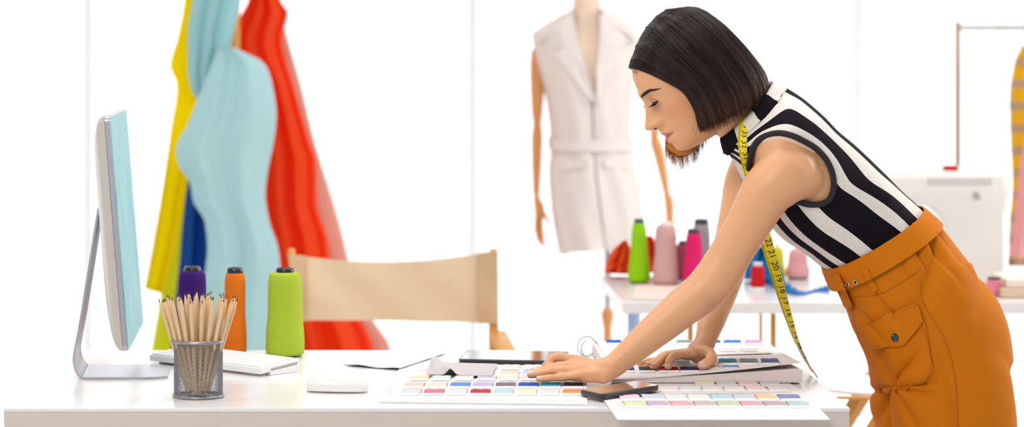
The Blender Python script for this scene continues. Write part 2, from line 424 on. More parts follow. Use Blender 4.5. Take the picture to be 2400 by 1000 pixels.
# ------------------------------------------------------------------ sheets of colour samples
def onz(px, py, zf):
    z = TZ
    for _ in range(12):
        p = T(px, py, z); z = zf(p.x, p.y)
    return T(px, py, z)
def bil(q, s, t_):                       # q: nl nr fr fl in photo coordinates
    a = Vector(q[0]).lerp(Vector(q[1]), s); b = Vector(q[3]).lerp(Vector(q[2]), s); return a.lerp(b, t_)
def sheetgeo(q, z, th=.0012, n=12, m=8, curl=None):
    g = G(); cs = [T(*p, z) for p in q]
    gr = []
    for j in range(m+1):
        r = []
        for i in range(n+1):
            s, t_ = i/n, j/m; p = cs[0].lerp(cs[1], s).lerp(cs[3].lerp(cs[2], s), t_)
            if curl: p.z += curl(s, t_)
            r.append(p)
        gr.append(r)
    V = [p for r in gr for p in r]+[p-Vector((0, 0, th)) for r in gr for p in r]; K = (n+1)*(m+1); Fc = []
    for j in range(m):
        for i in range(n):
            a = j*(n+1)+i; Fc.append((a, a+1, a+n+2, a+n+1)); Fc.append((a+K, a+n+1+K, a+n+2+K, a+1+K))
    bd = [i for i in range(n+1)]+[j*(n+1)+n for j in range(1, m+1)]+[m*(n+1)+i for i in range(n-1, -1, -1)]+[j*(n+1) for j in range(m-1, 0, -1)]
    for k in range(len(bd)):
        a, b = bd[k], bd[(k+1) % len(bd)]; Fc.append((a, b, b+K, a+K))
    return g.add(V, Fc)
tabm = mat('white backing strip', (.88, .87, .88), .6)
printm = mat('pale grey print', (.52, .50, .52), .7)
def chip(P4, col, parent, zf, arch=.0035, name='fabric_swatch', lab=None, tab=True):
    nl, nr, fr, fl = P4; n, m = 6, 6; rows = []
    def pt(s, t_, h):
        p = nl.lerp(nr, s).lerp(fl.lerp(fr, s), t_); p.z = zf(p.x, p.y)+h; return p
    cm = mat('swatch %02x%02x%02x' % col, srgb(*col), .65, spec=.3)
    g = G(); top = []
    for j in range(m+1):
        t_ = .26+.74*j/m; h = .0006+arch*math.sin(PI*(j/m)*.93+.12)**.8
        top.append([pt(i/n, t_, h+.0005*math.sin(i*2.1+j)) for i in range(n+1)])
    bot = [[Vector((p.x, p.y, p.z-.0008)) for p in r] for r in top]
    rings = [top[j]+bot[j][::-1] for j in range(m+1)]
    g.loft(rings); o = mk(name, g, cm, parent, auto=50)
    if lab: o['label'] = lab
    if tab:
        g = G(); V = [pt(0, 0, .0004), pt(1, 0, .0004), pt(1, .2, .0022), pt(0, .2, .0022)]
        V2 = [v+Vector((0, 0, .0007)) for v in V]
        g.add(V+V2, [(0, 3, 2, 1), (4, 5, 6, 7), (0, 1, 5, 4), (1, 2, 6, 5), (2, 3, 7, 6), (3, 0, 4, 7)])
        mk('backing_strip', g, tabm, o, smooth=False)
    return o
def row(parent, q, y0, y1, xs, cols, zf):
    # q: sheet corners in photo coords, y0 near row edge, y1 far row edge, xs list of (x0, x1) at y0
    def sx(x, y):
        xl = q[0][0]+(q[3][0]-q[0][0])*(y-q[0][1])/(q[3][1]-q[0][1]); xr = q[1][0]+(q[2][0]-q[1][0])*(y-q[1][1])/(q[2][1]-q[1][1]); return xl, xr
    for (a, b), col in zip(xs, cols):
        xl, xr = sx(0, y0); s0, s1 = (a-xl)/(xr-xl), (b-xl)/(xr-xl); xl2, xr2 = sx(0, y1)
        P = [onz(a, y0, zf), onz(b, y0, zf), onz(xl2+(xr2-xl2)*s1, y1, zf), onz(xl2+(xr2-xl2)*s0, y1, zf)]
        chip(P, col, parent, zf)
def lines(parent, q, z, segs):
    g = G()
    for x0, x1, y in segs:
        a, b = T(x0, y, z), T(x1, y, z); d = .0012
        g.add([a, b, b+Vector((0, d, 0)), a+Vector((0, d, 0)), a+Vector((0, 0, -.0003)), b+Vector((0, 0, -.0003)), b+Vector((0, d, -.0003)), a+Vector((0, d, -.0003))],
              [(0, 1, 2, 3), (7, 6, 5, 4), (0, 4, 5, 1), (1, 5, 6, 2), (2, 6, 7, 3), (3, 7, 4, 0)])
    mk('printed_lines', g, printm, parent, smooth=False)

# left folder, two panels
LQ = [(890, 940), (1377, 946), (1375, 899), (918, 893)]; UQ = [(918, 893), (1375, 897), (1378, 850), (945, 847)]
zl = TZ+.003
c0 = T(1130, 900); t = thing('sample_folder', c0, 'open white folder of colour swatches lying flat under the hand with the pencil', 'sample folder'); t.location.z = TZ
mk('panel', sheetgeo(LQ, zl, .0026), paper, t, auto=30)
mk('panel', sheetgeo(UQ, zl-.0006, .0022), paper, t, auto=30)
zf = lambda x, y: zl
e = lambda a: 780+a/3.4286
X2 = lambda a: 780+a/3.4286
row(t, LQ, e(447), e(400), [(X2(a), X2(a+158)) for a in (565, 750, 936, 1120, 1305, 1488, 1671, 1853)],
    [(214, 200, 190), (212, 218, 200), (96, 142, 214), (188, 178, 224), (128, 110, 126), (12, 74, 182), (24, 146, 176), (40, 30, 54)], zf)
row(t, LQ, e(502), e(455), [(X2(a), X2(a+158)) for a in (538, 722, 910, 1100, 1286, 1474, 1658, 1846)],
    [(214, 214, 218), (218, 116, 146), (212, 222, 228), (186, 36, 70), (180, 216, 226), (226, 230, 196), (226, 222, 228), (255, 144, 84)], zf)
row(t, UQ, e(384), e(346), [(X2(a), X2(a+150)) for a in (614, 790, 975, 1157, 1335, 1508)],
    [(240, 212, 174), (206, 222, 218), (232, 222, 224), (204, 202, 224), (236, 218, 204), (244, 206, 200)], zf)
row(t, UQ, e(346), e(307), [(X2(a), X2(a+146)) for a in (1344, 1520, 1690)], [(228, 206, 184), (176, 204, 224), (222, 206, 206)], zf)
row(t, UQ, e(296), e(259), [(X2(a), X2(a+144)) for a in (1354, 1530, 1700)], [(224, 214, 208), (226, 214, 216), (220, 200, 190)], zf)
segs = [(X2(a), X2(a+130), 937.5+(a-520)*.0009) for a in (520, 705, 890, 1085, 1280, 1470, 1660, 1850)]
segs += [(X2(a+60), X2(a+85), e(396)) for a in (1120, 1305, 1488, 1671, 1853)]
segs += [(908, 925, y) for y in (905, 909, 913, 917, 921)]+[(935, 955, y) for y in (860, 864, 868, 872)]+[(978, 1000, 866), (978, 1000, 869)]
lines(t, LQ, zl+.0004, segs)

# folded grey cloth on the folder
def curl(s, t_):
    z = .001+.009*math.exp(-((s-.02)/.10)**2)*t_**.5+.006*math.exp(-((s-.10)/.05)**2)*(t_ > .3)
    z += .013*math.exp(-((s-.36+.25*t_)/.07)**2)*(1-t_)**1.2
    return z
mk('grey_cloth', sheetgeo([(1002, 877), (1152, 881), (1165, 853), (1010, 849)], zl+.0045, .0016, 44, 14, curl),
   mat('grey cotton cloth', srgb(196, 192, 196), .9), label='small pale grey cloth piece with a lifted curled edge on the sample folder', cat='cloth', auto=60)

# right cards
def cardcurl(s, t_): return .0
RQ = [(1447, 982), (1945, 982), (1885, 919), (1413, 933)]; SQ = [(1425, 922), (1884, 919), (1838, 889), (1445, 893)]
t = thing('sample_card', T(1660, 906), 'white card of very pale swatches between the open sample book and the overhanging card', 'sample card'); t.location.z = TZ
mk('card', sheetgeo(SQ, TZ+.0018, .0015), paper, t, auto=30)
e3 = lambda a: 780+a/3.6364; X3 = lambda a: 1340+a/3.6364
zf = lambda x, y: TZ+.0018
row(t, SQ, e3(455), e3(408), [(X3(a), X3(a+168)) for a in (1055, 1245, 1435, 1625)], [(244, 238, 206), (214, 224, 222), (246, 212, 200), (216, 206, 222)], zf)
row(t, SQ, e3(503), e3(458), [(X3(a), X3(a+168)) for a in (740, 935, 1125, 1315, 1505, 1695)], [(232, 218, 222), (216, 222, 232), (228, 220, 224), (224, 228, 230), (238, 214, 216), (232, 222, 218)], zf)
t = thing('sample_card', T(1660, 945), 'white card of two rows of pastel swatches overhanging the front table edge', 'sample card'); t.location.z = TZ
zr = TZ+.0042
mk('card', sheetgeo(RQ, zr, .0014), paper, t, auto=30)
zf = lambda x, y: zr
row(t, RQ, e3(580), e3(526), [(X3(a), X3(a+172)) for a in (424, 620, 818, 1012, 1208, 1402, 1597, 1794)],
    [(236, 206, 218), (198, 212, 226), (222, 226, 228), (226, 230, 226), (172, 212, 234), (198, 208, 226), (248, 200, 156), (132, 140, 190)], zf)
row(t, RQ, e3(640), e3(586), [(X3(a), X3(a+178)) for a in (470, 668, 868, 1068, 1266, 1466, 1665, 1866)],
    [(208, 222, 172), (192, 172, 200), (224, 166, 178), (196, 178, 180), (190, 208, 176), (212, 164, 178), (182, 164, 174), (178, 200, 210)], zf)
lines(t, RQ, zr+.0005, [(X3(a), X3(a+150), 974+.0*a) for a in (545, 745, 945, 1150, 1355, 1560, 1768, 1970)]+[(1442+i*2, 1458+i*2, 943+i*3.2) for i in range(6)])

# loose papers and cloth at the back
mk('paper_sheet', sheetgeo([(797, 853), (938, 864), (1046, 828), (852, 822)], TZ+.0035, .0016, 24, 8, lambda s, t_: .010*max(0, .12-s)/.12*(1-t_)+.003*math.sin(s*5)**2),
   mat('light grey sheet', srgb(222, 222, 226), .8), label='light grey sheet with a lifted corner at the back, left of the tablet', cat='paper', auto=60)
mk('paper_sheet', sheetgeo([(948, 848), (1388, 852), (1372, 822), (1036, 820)], TZ+.0016, .0012), mat('off white sheet', srgb(232, 231, 236), .8),
   label='off white sheet lying under the black tablet', cat='paper', auto=60)

# tablet and phone
def slab(name, corners, ztop, th, rad, label, cat, bz, lift=0):
    nl, nr, fr, fl = [T(*p, ztop) for p in corners]
    c = (nl+nr+fr+fl)/4; u = ((nr+fr)/2-(nl+fl)/2); v = ((fl+fr)/2-(nl+nr)/2); Lu, Lv = u.length, v.length
    def fr_(a, b, w): return c+u*(a/Lu)+v*(b/Lv)+Vector((0, 0, w))
    t = thing(name, Vector((c.x, c.y, ztop-th)), label, cat)
    mk('case', G().prism(rrect(Lu, Lv, rad, 7), th-.0006, lambda a, b, w: fr_(a, b, w-th), .0026), black, t, auto=50)
    mk('screen', G().prism(rrect(Lu-bz*2, Lv-bz*2, rad*.7, 6), .0009, lambda a, b, w: fr_(a, b, w-.0009)), mat('dark glass screen', (.02, .02, .022), .05, spec=1., coat=1.), t, auto=30)
    return t, fr_, Lu, Lv
slab('tablet', [(1074, 841), (1318, 845), (1334, 823), (1096, 818)], TZ+.0125, .0105, .012, 'black tablet lying flat with a bright reflective screen at the back of the table', 'tablet', .004)
t, fr_, Lu, Lv = slab('smartphone', [(1404, 923), (1556, 902), (1486, 890), (1362, 912)], TZ+.0165, .0105, .014, 'black smartphone in a thick case overlapping the pale sample cards', 'phone', .004)
mk('camera_bump', G().prism(rrect(.02, .03, .006, 4, Lu*.40, -Lv*.2), .003, lambda a, b, w: fr_(a, b, w-.0128)), black, t)

# ------------------------------------------------------------------ sample book
XA, XB = .628, 1.003; YA, YB = 7.37*KK, 7.88*KK
def zpage(x, y):
    s = max(0, (x-XA)/(XB-XA)); tt = min(1, max(0, (y-YA)/(YB-YA)))
    near = .7605+.0335*s**1.35
    far = .777+.004*math.sin(PI*s)
    return near*(1-tt)**1.5+far*(1-(1-tt)**1.5)
t = thing('sample_book', Vector(((XA+XB)/2, (YA+YB)/2, TZ)), 'thick open ring bound book of fabric swatches under the far hand', 'sample book')
def gridslab(xa, xb, ya, yb, ztop, zbot, n=24, m=12):
    g = G(); K = (n+1)*(m+1); V = []; Fc = []
    for fz in (ztop, zbot):
        for j in range(m+1):
            for i in range(n+1):
                x = xa+(xb-xa)*i/n; y = ya+(yb-ya)*j/m; V.append(Vector((x, y, fz(x, y))))
    for j in range(m):
        for i in range(n):
            a = j*(n+1)+i; Fc.append((a, a+1, a+n+2, a+n+1)); Fc.append((a+K, a+n+1+K, a+n+2+K, a+1+K))
    bd = [i for i in range(n+1)]+[j*(n+1)+n for j in range(1, m+1)]+[m*(n+1)+i for i in range(n-1, -1, -1)]+[j*(n+1) for j in range(m-1, 0, -1)]
    for k in range(len(bd)):
        a, b = bd[k], bd[(k+1) % len(bd)]; Fc.append((a, b, b+K, a+K))
    return g.add(V, Fc)
pagem = mat('page block edges', srgb(244, 232, 230), .7, bump=((3, 3, 900), .3, 'wave'))
mk('back_board', gridslab(XA, XB, YA-.002, YB, lambda x, y: TZ+.0065, lambda x, y: TZ+.0035), mat('board', srgb(226, 222, 224), .7), t, auto=30)
def zblock(x, y):
    s = (x-XA)/(XB-XA); z = zpage(x, y)-.0020-.010*max(0, s-.3)/.7
    return z if s < .97 else z-.004*((s-.97)/.03)**2
mk('page_block', gridslab(XA, XB, YA, YB, zblock, lambda x, y: TZ+.0068, 60, 12), pagem, t, auto=40)
mk('page', gridslab(XA, XB-.004, YA-.004, YB-.002, zpage, lambda x, y: zpage(x, y)-.0012), paper, t, auto=50)
YM = 7.60*KK
zp2 = lambda x, y: zpage(x, y)+.0028-.001*((y-YM)/(YB-YM))
mk('page', gridslab(XA+.008, XB-.03, YM, YB-.004, zp2, lambda x, y: zp2(x, y)-.0015), paper, t, auto=50)
BQ = [(1440, 886), (1866, 848), (1832, 838), (1435, 838)]
def brow(y0, y1, xs, cols, zf=zpage, dx=-4):
    for (a, b), col in zip(xs, cols):
        P = [onz(a, y0, zf), onz(b, y0, zf), onz(b+dx, y1, zf), onz(a+dx, y1, zf)]
        chip(P, col, t, zf, arch=.004)
brow(856, 841, [(1480, 1516), (1530, 1568), (1580, 1618), (1637, 1676), (1687, 1728), (1737, 1777), (1786, 1826)], [(70, 84, 116), (150, 160, 168), (168, 190, 200), (190, 24, 80), (14, 112, 142), (104, 112, 108), (66, 70, 126)])
brow(873, 861, [(1452, 1488), (1500, 1536), (1545, 1592), (1597, 1640)], [(36, 52, 100), (52, 50, 66), (150, 20, 30), (26, 22, 70)])
brow(865, 858, [(1650, 1684), (1697, 1733)], [(246, 190, 160), (110, 150, 210)])
brow(808, 798, [(1424, 1458), (1470, 1505), (1520, 1555), (1590, 1625), (1640, 1690), (1700, 1738), (1750, 1788)], [(10, 88, 196), (70, 120, 150), (226, 214, 206), (130, 150, 150), (60, 90, 110), (28, 120, 206), (214, 150, 196)], zp2)
brow(824, 818, [(1480+i*52, 1516+i*52) for i in range(6)], [(236, 234, 236)]*6, zp2)
ringm = mat('chromed ring', (.35, .42, .42), .2, metal=1.)
for (cx, cy, r, yn_, a) in ((1375, 817, .0205, 7.845, .25), (1384, 822, .0195, 7.80, -.25)):
    c = N(cx, cy, yn_); c.z = max(c.z, TZ+r+.0018)
    P = [c+Vector((r*math.cos(q)*math.cos(a), r*math.cos(q)*math.sin(a), r*math.sin(q))) for q in np.linspace(0, 2*PI, 41)]
    g = G(); rings = []
    for i, p in enumerate(P):
        rad = (p-c).normalized(); ax = Vector((-math.sin(a), math.cos(a), 0))
        rings.append([p+(rad*math.cos(2*PI*k/8)+ax*math.sin(2*PI*k/8))*.0011 for k in range(8)])
    mk('binder_ring', g.loft(rings, cap=False), ringm, t)
# ------------------------------------------------------------------ director's chair behind the table
canvas = mat('cream canvas', srgb(244, 230, 208), .85, trans=.35, bump=((500, 500, 500), .1, 'noise'), tcol=srgb(250, 226, 190))
def director_chair():
    Yc = 9.4*KK; xl, xr = (683-VX)*Yc/F, (1157-VX)*Yc/F; zt = W(0, 581, Yc).z
    t = thing('directors_chair', ((xl+xr)/2, Yc-.22, 0), 'wooden folding chair with a cream canvas sling back behind the front table', 'chair')
    for x in (xl, xr):
        g = G().lathe([(.006, zt-.001), (.0095, zt-.004), (.0095, zt-.028), (.006, zt-.036), (.0065, zt-.05), (.0115, zt-.06), (.0125, .62), (.013, .45), (.011, .40)][::-1], (x, Yc, 0), 16)
        mk('back_post', g, wood, t, auto=50)
    za = .625
    for x in (xl-.012, xr+.012):
        mk('armrest', G().box((x, Yc-.19, za), (.045, .46, .022), .006), wood, t, auto=40)
        mk('side_rail', G().box((x, Yc-.2, .43), (.025, .44, .035), .004), wood, t, auto=40)
        mk('foot_rail', G().box((x, Yc-.2, .02), (.03, .5, .03), .004), wood, t, auto=40)
        mk('front_post', G().box((x, Yc-.38, .53), (.025, .03, .18), .004), wood, t, auto=40)
    for s in (1, -1):
        for yy in (Yc-.02-.012*s, Yc-.36-.012*s):
            a, b = Vector((xl if s > 0 else xr, yy, .035)), Vector((xr if s > 0 else xl, yy, .41))
            mk('leg', G().tube([a, b], .013, 4, cap=None), wood, t, smooth=False)
    g = gridslab(xl+.01, xr-.01, Yc-.40, Yc+.0, lambda x, y: .462-.02*math.sin(PI*(x-xl)/(xr-xl)), lambda x, y: .458-.02*math.sin(PI*(x-xl)/(xr-xl)))
    mk('seat', g, canvas, t)
    # sling: rows of z, sag in the middle
    def sling(xa, xb, yo, th, name, m_):
        rows_f, rows_b = [], []
        n, m = 30, 10; g = G(); V = []; Fc = []
        for side in (0, 1):
            for j in range(m+1):
                for i in range(n+1):
                    x = xa+(xb-xa)*i/n; s = (x-xl)/(xr-xl); fz = j/m
                    top = W(0, 596+24*math.sin(PI*min(1, max(0, s)))**.9-8*s, Yc).z; bot = W(0, 751+6*s, Yc).z
                    z = bot+(top-bot)*fz
                    y = Yc+.03*math.sin(PI*min(1, max(0, s)))+yo+(th if side else 0)+.003*math.sin(s*17+fz*6)
                    V.append((x, y, z))
        K = (n+1)*(m+1)
        for j in range(m):
            for i in range(n):
                a = j*(n+1)+i; Fc.append((a, a+1, a+n+2, a+n+1)); Fc.append((a+K, a+n+1+K, a+n+2+K, a+1+K))
        bd = [i for i in range(n+1)]+[j*(n+1)+n for j in range(1, m+1)]+[m*(n+1)+i for i in range(n-1, -1, -1)]+[j*(n+1) for j in range(m-1, 0, -1)]
        for k in range(len(bd)):
            a, b = bd[k], bd[(k+1) % len(bd)]; Fc.append((a, b, b+K, a+K))
        mk(name, g.add(V, Fc), m_, t, auto=60)
    sling(xl+.033, xr-.037, -.002, .003, 'backrest', canvas)
    cm = mat('doubled canvas sleeve', srgb(222, 192, 154), .85, trans=.15)
    sling(xl-.006, xl+.037, -.0155, .031, 'canvas_sleeve', cm)
    sling(xr-.041, xr+.010, -.0155, .031, 'canvas_sleeve', cm)
director_chair()

# ------------------------------------------------------------------ hanging fabrics on a coat stand
def cloth(name, Lp, Rp, Yn, col, depth, label, folds=(3, .02), z_fold=1., seed=0, trans=.3, rough=.8, cat='fabric'):
    fl_, fr_ = pchip([p[1] for p in Lp], [p[0] for p in Lp]), pchip([p[1] for p in Rp], [p[0] for p in Rp])
    y0, y1 = max(Lp[0][1], Rp[0][1]), 0
    ye = max(Lp[-1][1], Rp[-1][1]); ys = min(Lp[0][1], Rp[0][1])
    rings = []; nn = 110; R = random.Random(seed); ph = [R.uniform(0, 6) for _ in range(6)]; Yc = Yn*KK
    m = 64
    for j in range(m+1):
        v = j/m
        yl = Lp[0][1]+(Lp[-1][1]-Lp[0][1])*v; yr = Rp[0][1]+(Rp[-1][1]-Rp[0][1])*v
        xl, xr = fl_(yl), fr_(yr); r = []
        for k in range(nn):
            a = 2*PI*k/nn; c = -math.cos(a); s_ = math.sin(a)
            u = (c+1)/2
            x = xl+(xr-xl)*u; y = yl+(yr-yl)*u
            if v == 0 or v == 1: pass
            q = abs(s_)**.75
            w = folds[1]*(math.sin(u*folds[0]*2*PI+ph[0]+1.0*math.sin(v*1.6*z_fold+ph[1]))+.5*math.sin(u*folds[0]*4.3*PI+ph[2]+.8*math.sin(v*3*z_fold+ph[3])+v*.8))
            w += folds[1]*.7*math.sin(u*7+v*9*z_fold+ph[4]+2*math.sin(u*4+ph[5]))*v**3
            Y = Yc-(1 if s_ > 0 else -1)*q*depth/2+(w*q if s_ > 0 else w*q*.5)
            r.append(W(x, y, Y))
        rings.append(r)
    return mk(name, G().loft(rings), mat(name+label[:26], col, rough, trans=trans, spec=.25), label=label, cat=cat, auto=0)
g = G().lathe([(.02, .04), (.02, .9), (.017, 1.6), (.017, 1.86), (.006, 1.9)], (Xat(548, 9.75), 9.75, 0), 20)
t = thing('coat_stand', (Xat(548, 9.75), 9.75, 0), 'wooden coat stand with knobs, almost hidden inside the hanging fabrics', 'coat stand')
mk('pole', g, wood, t)
for k in range(3):
    a = 2*PI*k/3+.4; c = Vector((Xat(548, 9.75), 9.75, 0))
    mk('leg', G().tube([c+Vector((0, 0, .16)), c+Vector((math.cos(a)*.15, math.sin(a)*.15, .09)), c+Vector((math.cos(a)*.24, math.sin(a)*.24, .02))], .014, 10), wood, t)
kb = W(508, 106, 9.62)
mk('knob', G().tube([Vector((Xat(548, 9.75), 9.75, kb.z-.02)), kb], [.009, .008], 12).lathe([(.002, -.012), (.012, -.006), (.014, 0), (.011, .007), (.002, .011)], kb, 16, axis=(-.3, -1, 0)), wood, t)
cloth('hanging_fabric', [(520, -300), (470, -160), (438, -60), (432, 0), (415, 90), (398, 155), (414, 200), (400, 300), (383, 420), (360, 560), (338, 676)],
      [(536, -300), (505, -160), (480, -60), (480, 0), (480, 90), (470, 150), (470, 240), (462, 330), (445, 400), (418, 540), (386, 690)], 10.55, srgb(255, 240, 0), .10, 'bright yellow fabric hanging at the left edge of the bundle', (2, .012), seed=1, trans=.78)
cloth('hanging_fabric', [(430, 380), (410, 480), (385, 640), (365, 760), (340, 900), (325, 1010)], [(475, 380), (462, 480), (430, 640), (420, 760), (415, 900), (410, 1010)],
      10.75, srgb(234, 238, 84), .08, 'pale lime yellow fabric hanging lower behind the bright yellow one', (2, .012), seed=2, trans=.75)
cloth('hanging_fabric', [(447, 380), (440, 420), (428, 520), (418, 640), (405, 760), (396, 900), (390, 1010)], [(470, 380), (490, 440), (500, 520), (500, 640), (490, 760), (485, 900), (485, 1010)],
      10.5, srgb(10, 78, 170), .08, 'deep blue fabric hanging between the yellow and light blue ones', (2, .015), seed=3, trans=.2)
cloth('hanging_fabric', [(526, -300), (480, -160), (458, -60), (452, 0), (440, 80), (440, 160), (450, 215), (475, 245)], [(560, -300), (578, -160), (575, -60), (566, 0), (552, 55), (540, 110), (520, 170), (500, 235)],
      10.45, srgb(200, 236, 242), .10, 'pale aqua fabric draped over the top of the bundle above the wooden knob', (3, .018), seed=4, trans=.55)
cloth('hanging_fabric', [(512, 112), (490, 165), (462, 235), (440, 290), (412, 350), (418, 385), (446, 430), (452, 470), (480, 520), (486, 580), (478, 660), (474, 740), (478, 820), (470, 900), (465, 1010)],
      [(552, 112), (622, 150), (640, 205), (648, 270), (640, 340), (628, 400), (622, 455), (632, 520), (652, 580), (658, 640), (650, 700), (648, 760), (640, 820), (640, 900), (640, 1010)],
      10.35, srgb(206, 238, 242), .20, 'large light blue fabric draped in front, bulging down to the table', (2, .014), z_fold=1.6, seed=11, trans=.5)
cloth('hanging_fabric', [(545, -300), (580, -160), (590, -60), (582, 0), (556, 50), (541, 92), (545, 130), (590, 200), (600, 300), (600, 420), (610, 560), (640, 700), (660, 820), (680, 900), (690, 1010)],
      [(566, -300), (612, -160), (640, -60), (656, 0), (676, 28), (662, 90), (688, 200), (722, 320), (742, 385), (742, 470), (768, 560), (775, 610), (838, 730), (878, 820), (890, 900), (900, 1010)],
      10.8, srgb(253, 96, 44), .16, 'orange red fabric hanging to the right of the light blue one', (3, .025), z_fold=.6, seed=6, trans=.5)
cloth('hanging_fabric', [(640, 60), (660, 200), (700, 330), (710, 480), (740, 600), (800, 740), (850, 820), (860, 900), (870, 1010)],
      [(666, 60), (706, 200), (738, 330), (778, 460), (806, 560), (826, 640), (872, 745), (915, 812), (925, 900), (935, 1010)],
      11.05, srgb(246, 206, 196), .10, 'sheer pale pink fabric hanging behind the orange red one', (3, .02), seed=7, trans=.75)

# ------------------------------------------------------------------ dressed mannequin
Ym = 11.0*KK
def ringpx(y, xl, xr, dep, yo=0, n=48, e_=.85, wob=None, yl=None):
    xc, h = (xl+xr)/2, (xr-xl)/2; r = []
    for k in range(n):
        a = 2*PI*k/n; cx = sgnpow(math.cos(a), e_); sy = sgnpow(math.sin(a), e_)
        p = W(xc+h*cx, y, Ym); p.y += yo-dep*sy+(wob(a, y) if wob else 0); r.append(p)
    return r
bodym = mat('linen mannequin cover', srgb(246, 222, 200), .8)
tanm = mat('jointed beech wood', srgb(226, 160, 98), .5, vary=((30, 30, 5), .12))
t = thing('mannequin', (Xat(1378, Ym), Ym, 0), 'dressmaking mannequin with jointed wooden arms wearing the white vest', 'mannequin')
rows_ = [(-25, 1345, 1405, .036), (20, 1342, 1408, .04), (45, 1330, 1420, .05), (75, 1285, 1468, .075), (110, 1268, 1486, .095), (200, 1285, 1478, .11), (310, 1302, 1468, .09), (400, 1296, 1478, .10), (520, 1300, 1490, .11), (560, 1330, 1460, .08)]
mk('torso', G().loft([ringpx(y, a, b, d) for y, a, b, d in rows_]), bodym, t)
mk('stand_pole', G().lathe([(.010, .35), (.010, .78)], (Xat(1424, Ym), Ym, 0), 14), mat('grey steel pole', (.5, .5, .52), .4, metal=.6), t)
zz = lambda y: W(0, y, Ym).z
cx_ = Xat(1424, Ym)
mk('turned_post', G().lathe([(.02, .08), (.022, .2), (.016, .3), (.0135, zz(800)), (.0125, zz(770)), (.019, zz(745)), (.0195, zz(730)), (.012, zz(722))], (cx_, Ym, 0), 24), tanm, t)
for k in range(3):
    a = 2*PI*k/3+.5
    mk('stand_leg', G().tube([Vector((cx_, Ym, .14)), Vector((cx_+.1*math.cos(a), Ym+.1*math.sin(a), .12)), Vector((cx_+.24*math.cos(a), Ym+.24*math.sin(a), .015))], .013, 10), tanm, t)
pm = 8750/11.0
def arm(pts, hand, side):
    (s, el, w_) = pts
    def P(x, y, d=0): return W(x, y, Ym+d)
    mk('upper_arm', G().tube(sample([P(*s), P((s[0]+el[0])/2, (s[1]+el[1])/2), P(*el)], 8), [15/pm, 17/pm, 17.5/pm, 17/pm, 16/pm, 15/pm, 14/pm, 12.5/pm], 16), tanm, t)
    mk('elbow_joint', G().tube([P(el[0], el[1]+12, -.005), P(el[0], el[1]+12, .005)], 11/pm, 16), tanm, t)
    mk('forearm', G().tube(sample([P(el[0], el[1]+26), P((el[0]+w_[0])/2, (el[1]+w_[1])/2), P(*w_)], 8), [11/pm, 13/pm, 13/pm, 12.5/pm, 12/pm, 11/pm, 9.5/pm, 8/pm], 16), tanm, t)
    g = G(); n_ = len(hand['palm'])
    g.tube([P(*q) for q in hand['palm']], hand['pr'], 12, flat=.8)
    for f in hand['fingers']: g.tube([P(*q) for q in f], [4.2/pm]*(len(f)-1)+[3/pm], 8)
    mk('hand', g, tanm, t)
arm(((1259, 125), (1259, 272), (1257, 452)), {'palm': [(1258, 465), (1264, 485), (1266, 505)], 'pr': [8/pm, 12/pm, 12/pm],
    'fingers': [[(1258, 505, -.01), (1256, 535, -.01), (1262, 565, -.012)], [(1263, 508, 0), (1262, 540, 0), (1268, 573, 0)], [(1268, 508, .01), (1269, 538, .01), (1276, 575, .01)], [(1272, 495, -.015), (1284, 512, -.02), (1288, 535, -.02)]]}, 0)
arm(((1500, 125), (1534, 300), (1561, 445)), {'palm': [(1563, 455), (1568, 472), (1569, 488)], 'pr': [8/pm, 11/pm, 11/pm],
    'fingers': [[(1563, 488, -.01), (1564, 510, -.01), (1566, 535, -.01)], [(1569, 490, 0), (1570, 515, 0), (1571, 540, 0)], [(1574, 490, .01), (1575, 512, .01), (1574, 530, .01)]]}, 1)
# vest
vest = mat('white suiting cloth', srgb(252, 246, 242), .85, trans=.12, bump=((60, 60, 14), .12, 'noise'))
tv = thing('vest', (Xat(1378, Ym), Ym, .65), 'long white sleeveless vest with wide lapels and tied waist on the mannequin', 'vest')
vw = lambda a, y: -.008*max(0, (y-330)/250)*math.sin(a*7+1)-.003*math.sin(a*11+y*.02)
rows_ = [(66, 1262, 1488, .082), (74, 1246, 1500, .088), (100, 1249, 1498, .10), (140, 1256, 1492, .112), (200, 1272, 1484, .12), (260, 1284, 1478, .118), (320, 1290, 1476, .108), (345, 1291, 1480, .108), (400, 1286, 1492, .118), (470, 1290, 1504, .125), (540, 1300, 1512, .13), (586, 1310, 1516, .132)]
vl = pchip([r[0] for r in rows_], [r[1] for r in rows_]); vr = pchip([r[0] for r in rows_], [r[2] for r in rows_]); vd = pchip([r[0] for r in rows_], [r[3] for r in rows_])
def vpt(y, u, off=0.):      # u = -1 left .. 1 right on the front of the vest
    c = max(-1, min(1, u)); a = math.acos(sgnpow(c, 1/.85)) if abs(c) < 1 else (0 if c > 0 else PI)
    xl, xr = vl(y), vr(y); p = W((xl+xr)/2+(xr-xl)/2*c, y, Ym); p.y += -vd(y)*abs(math.sin(a))**.85+vw(a, y)-off; return p
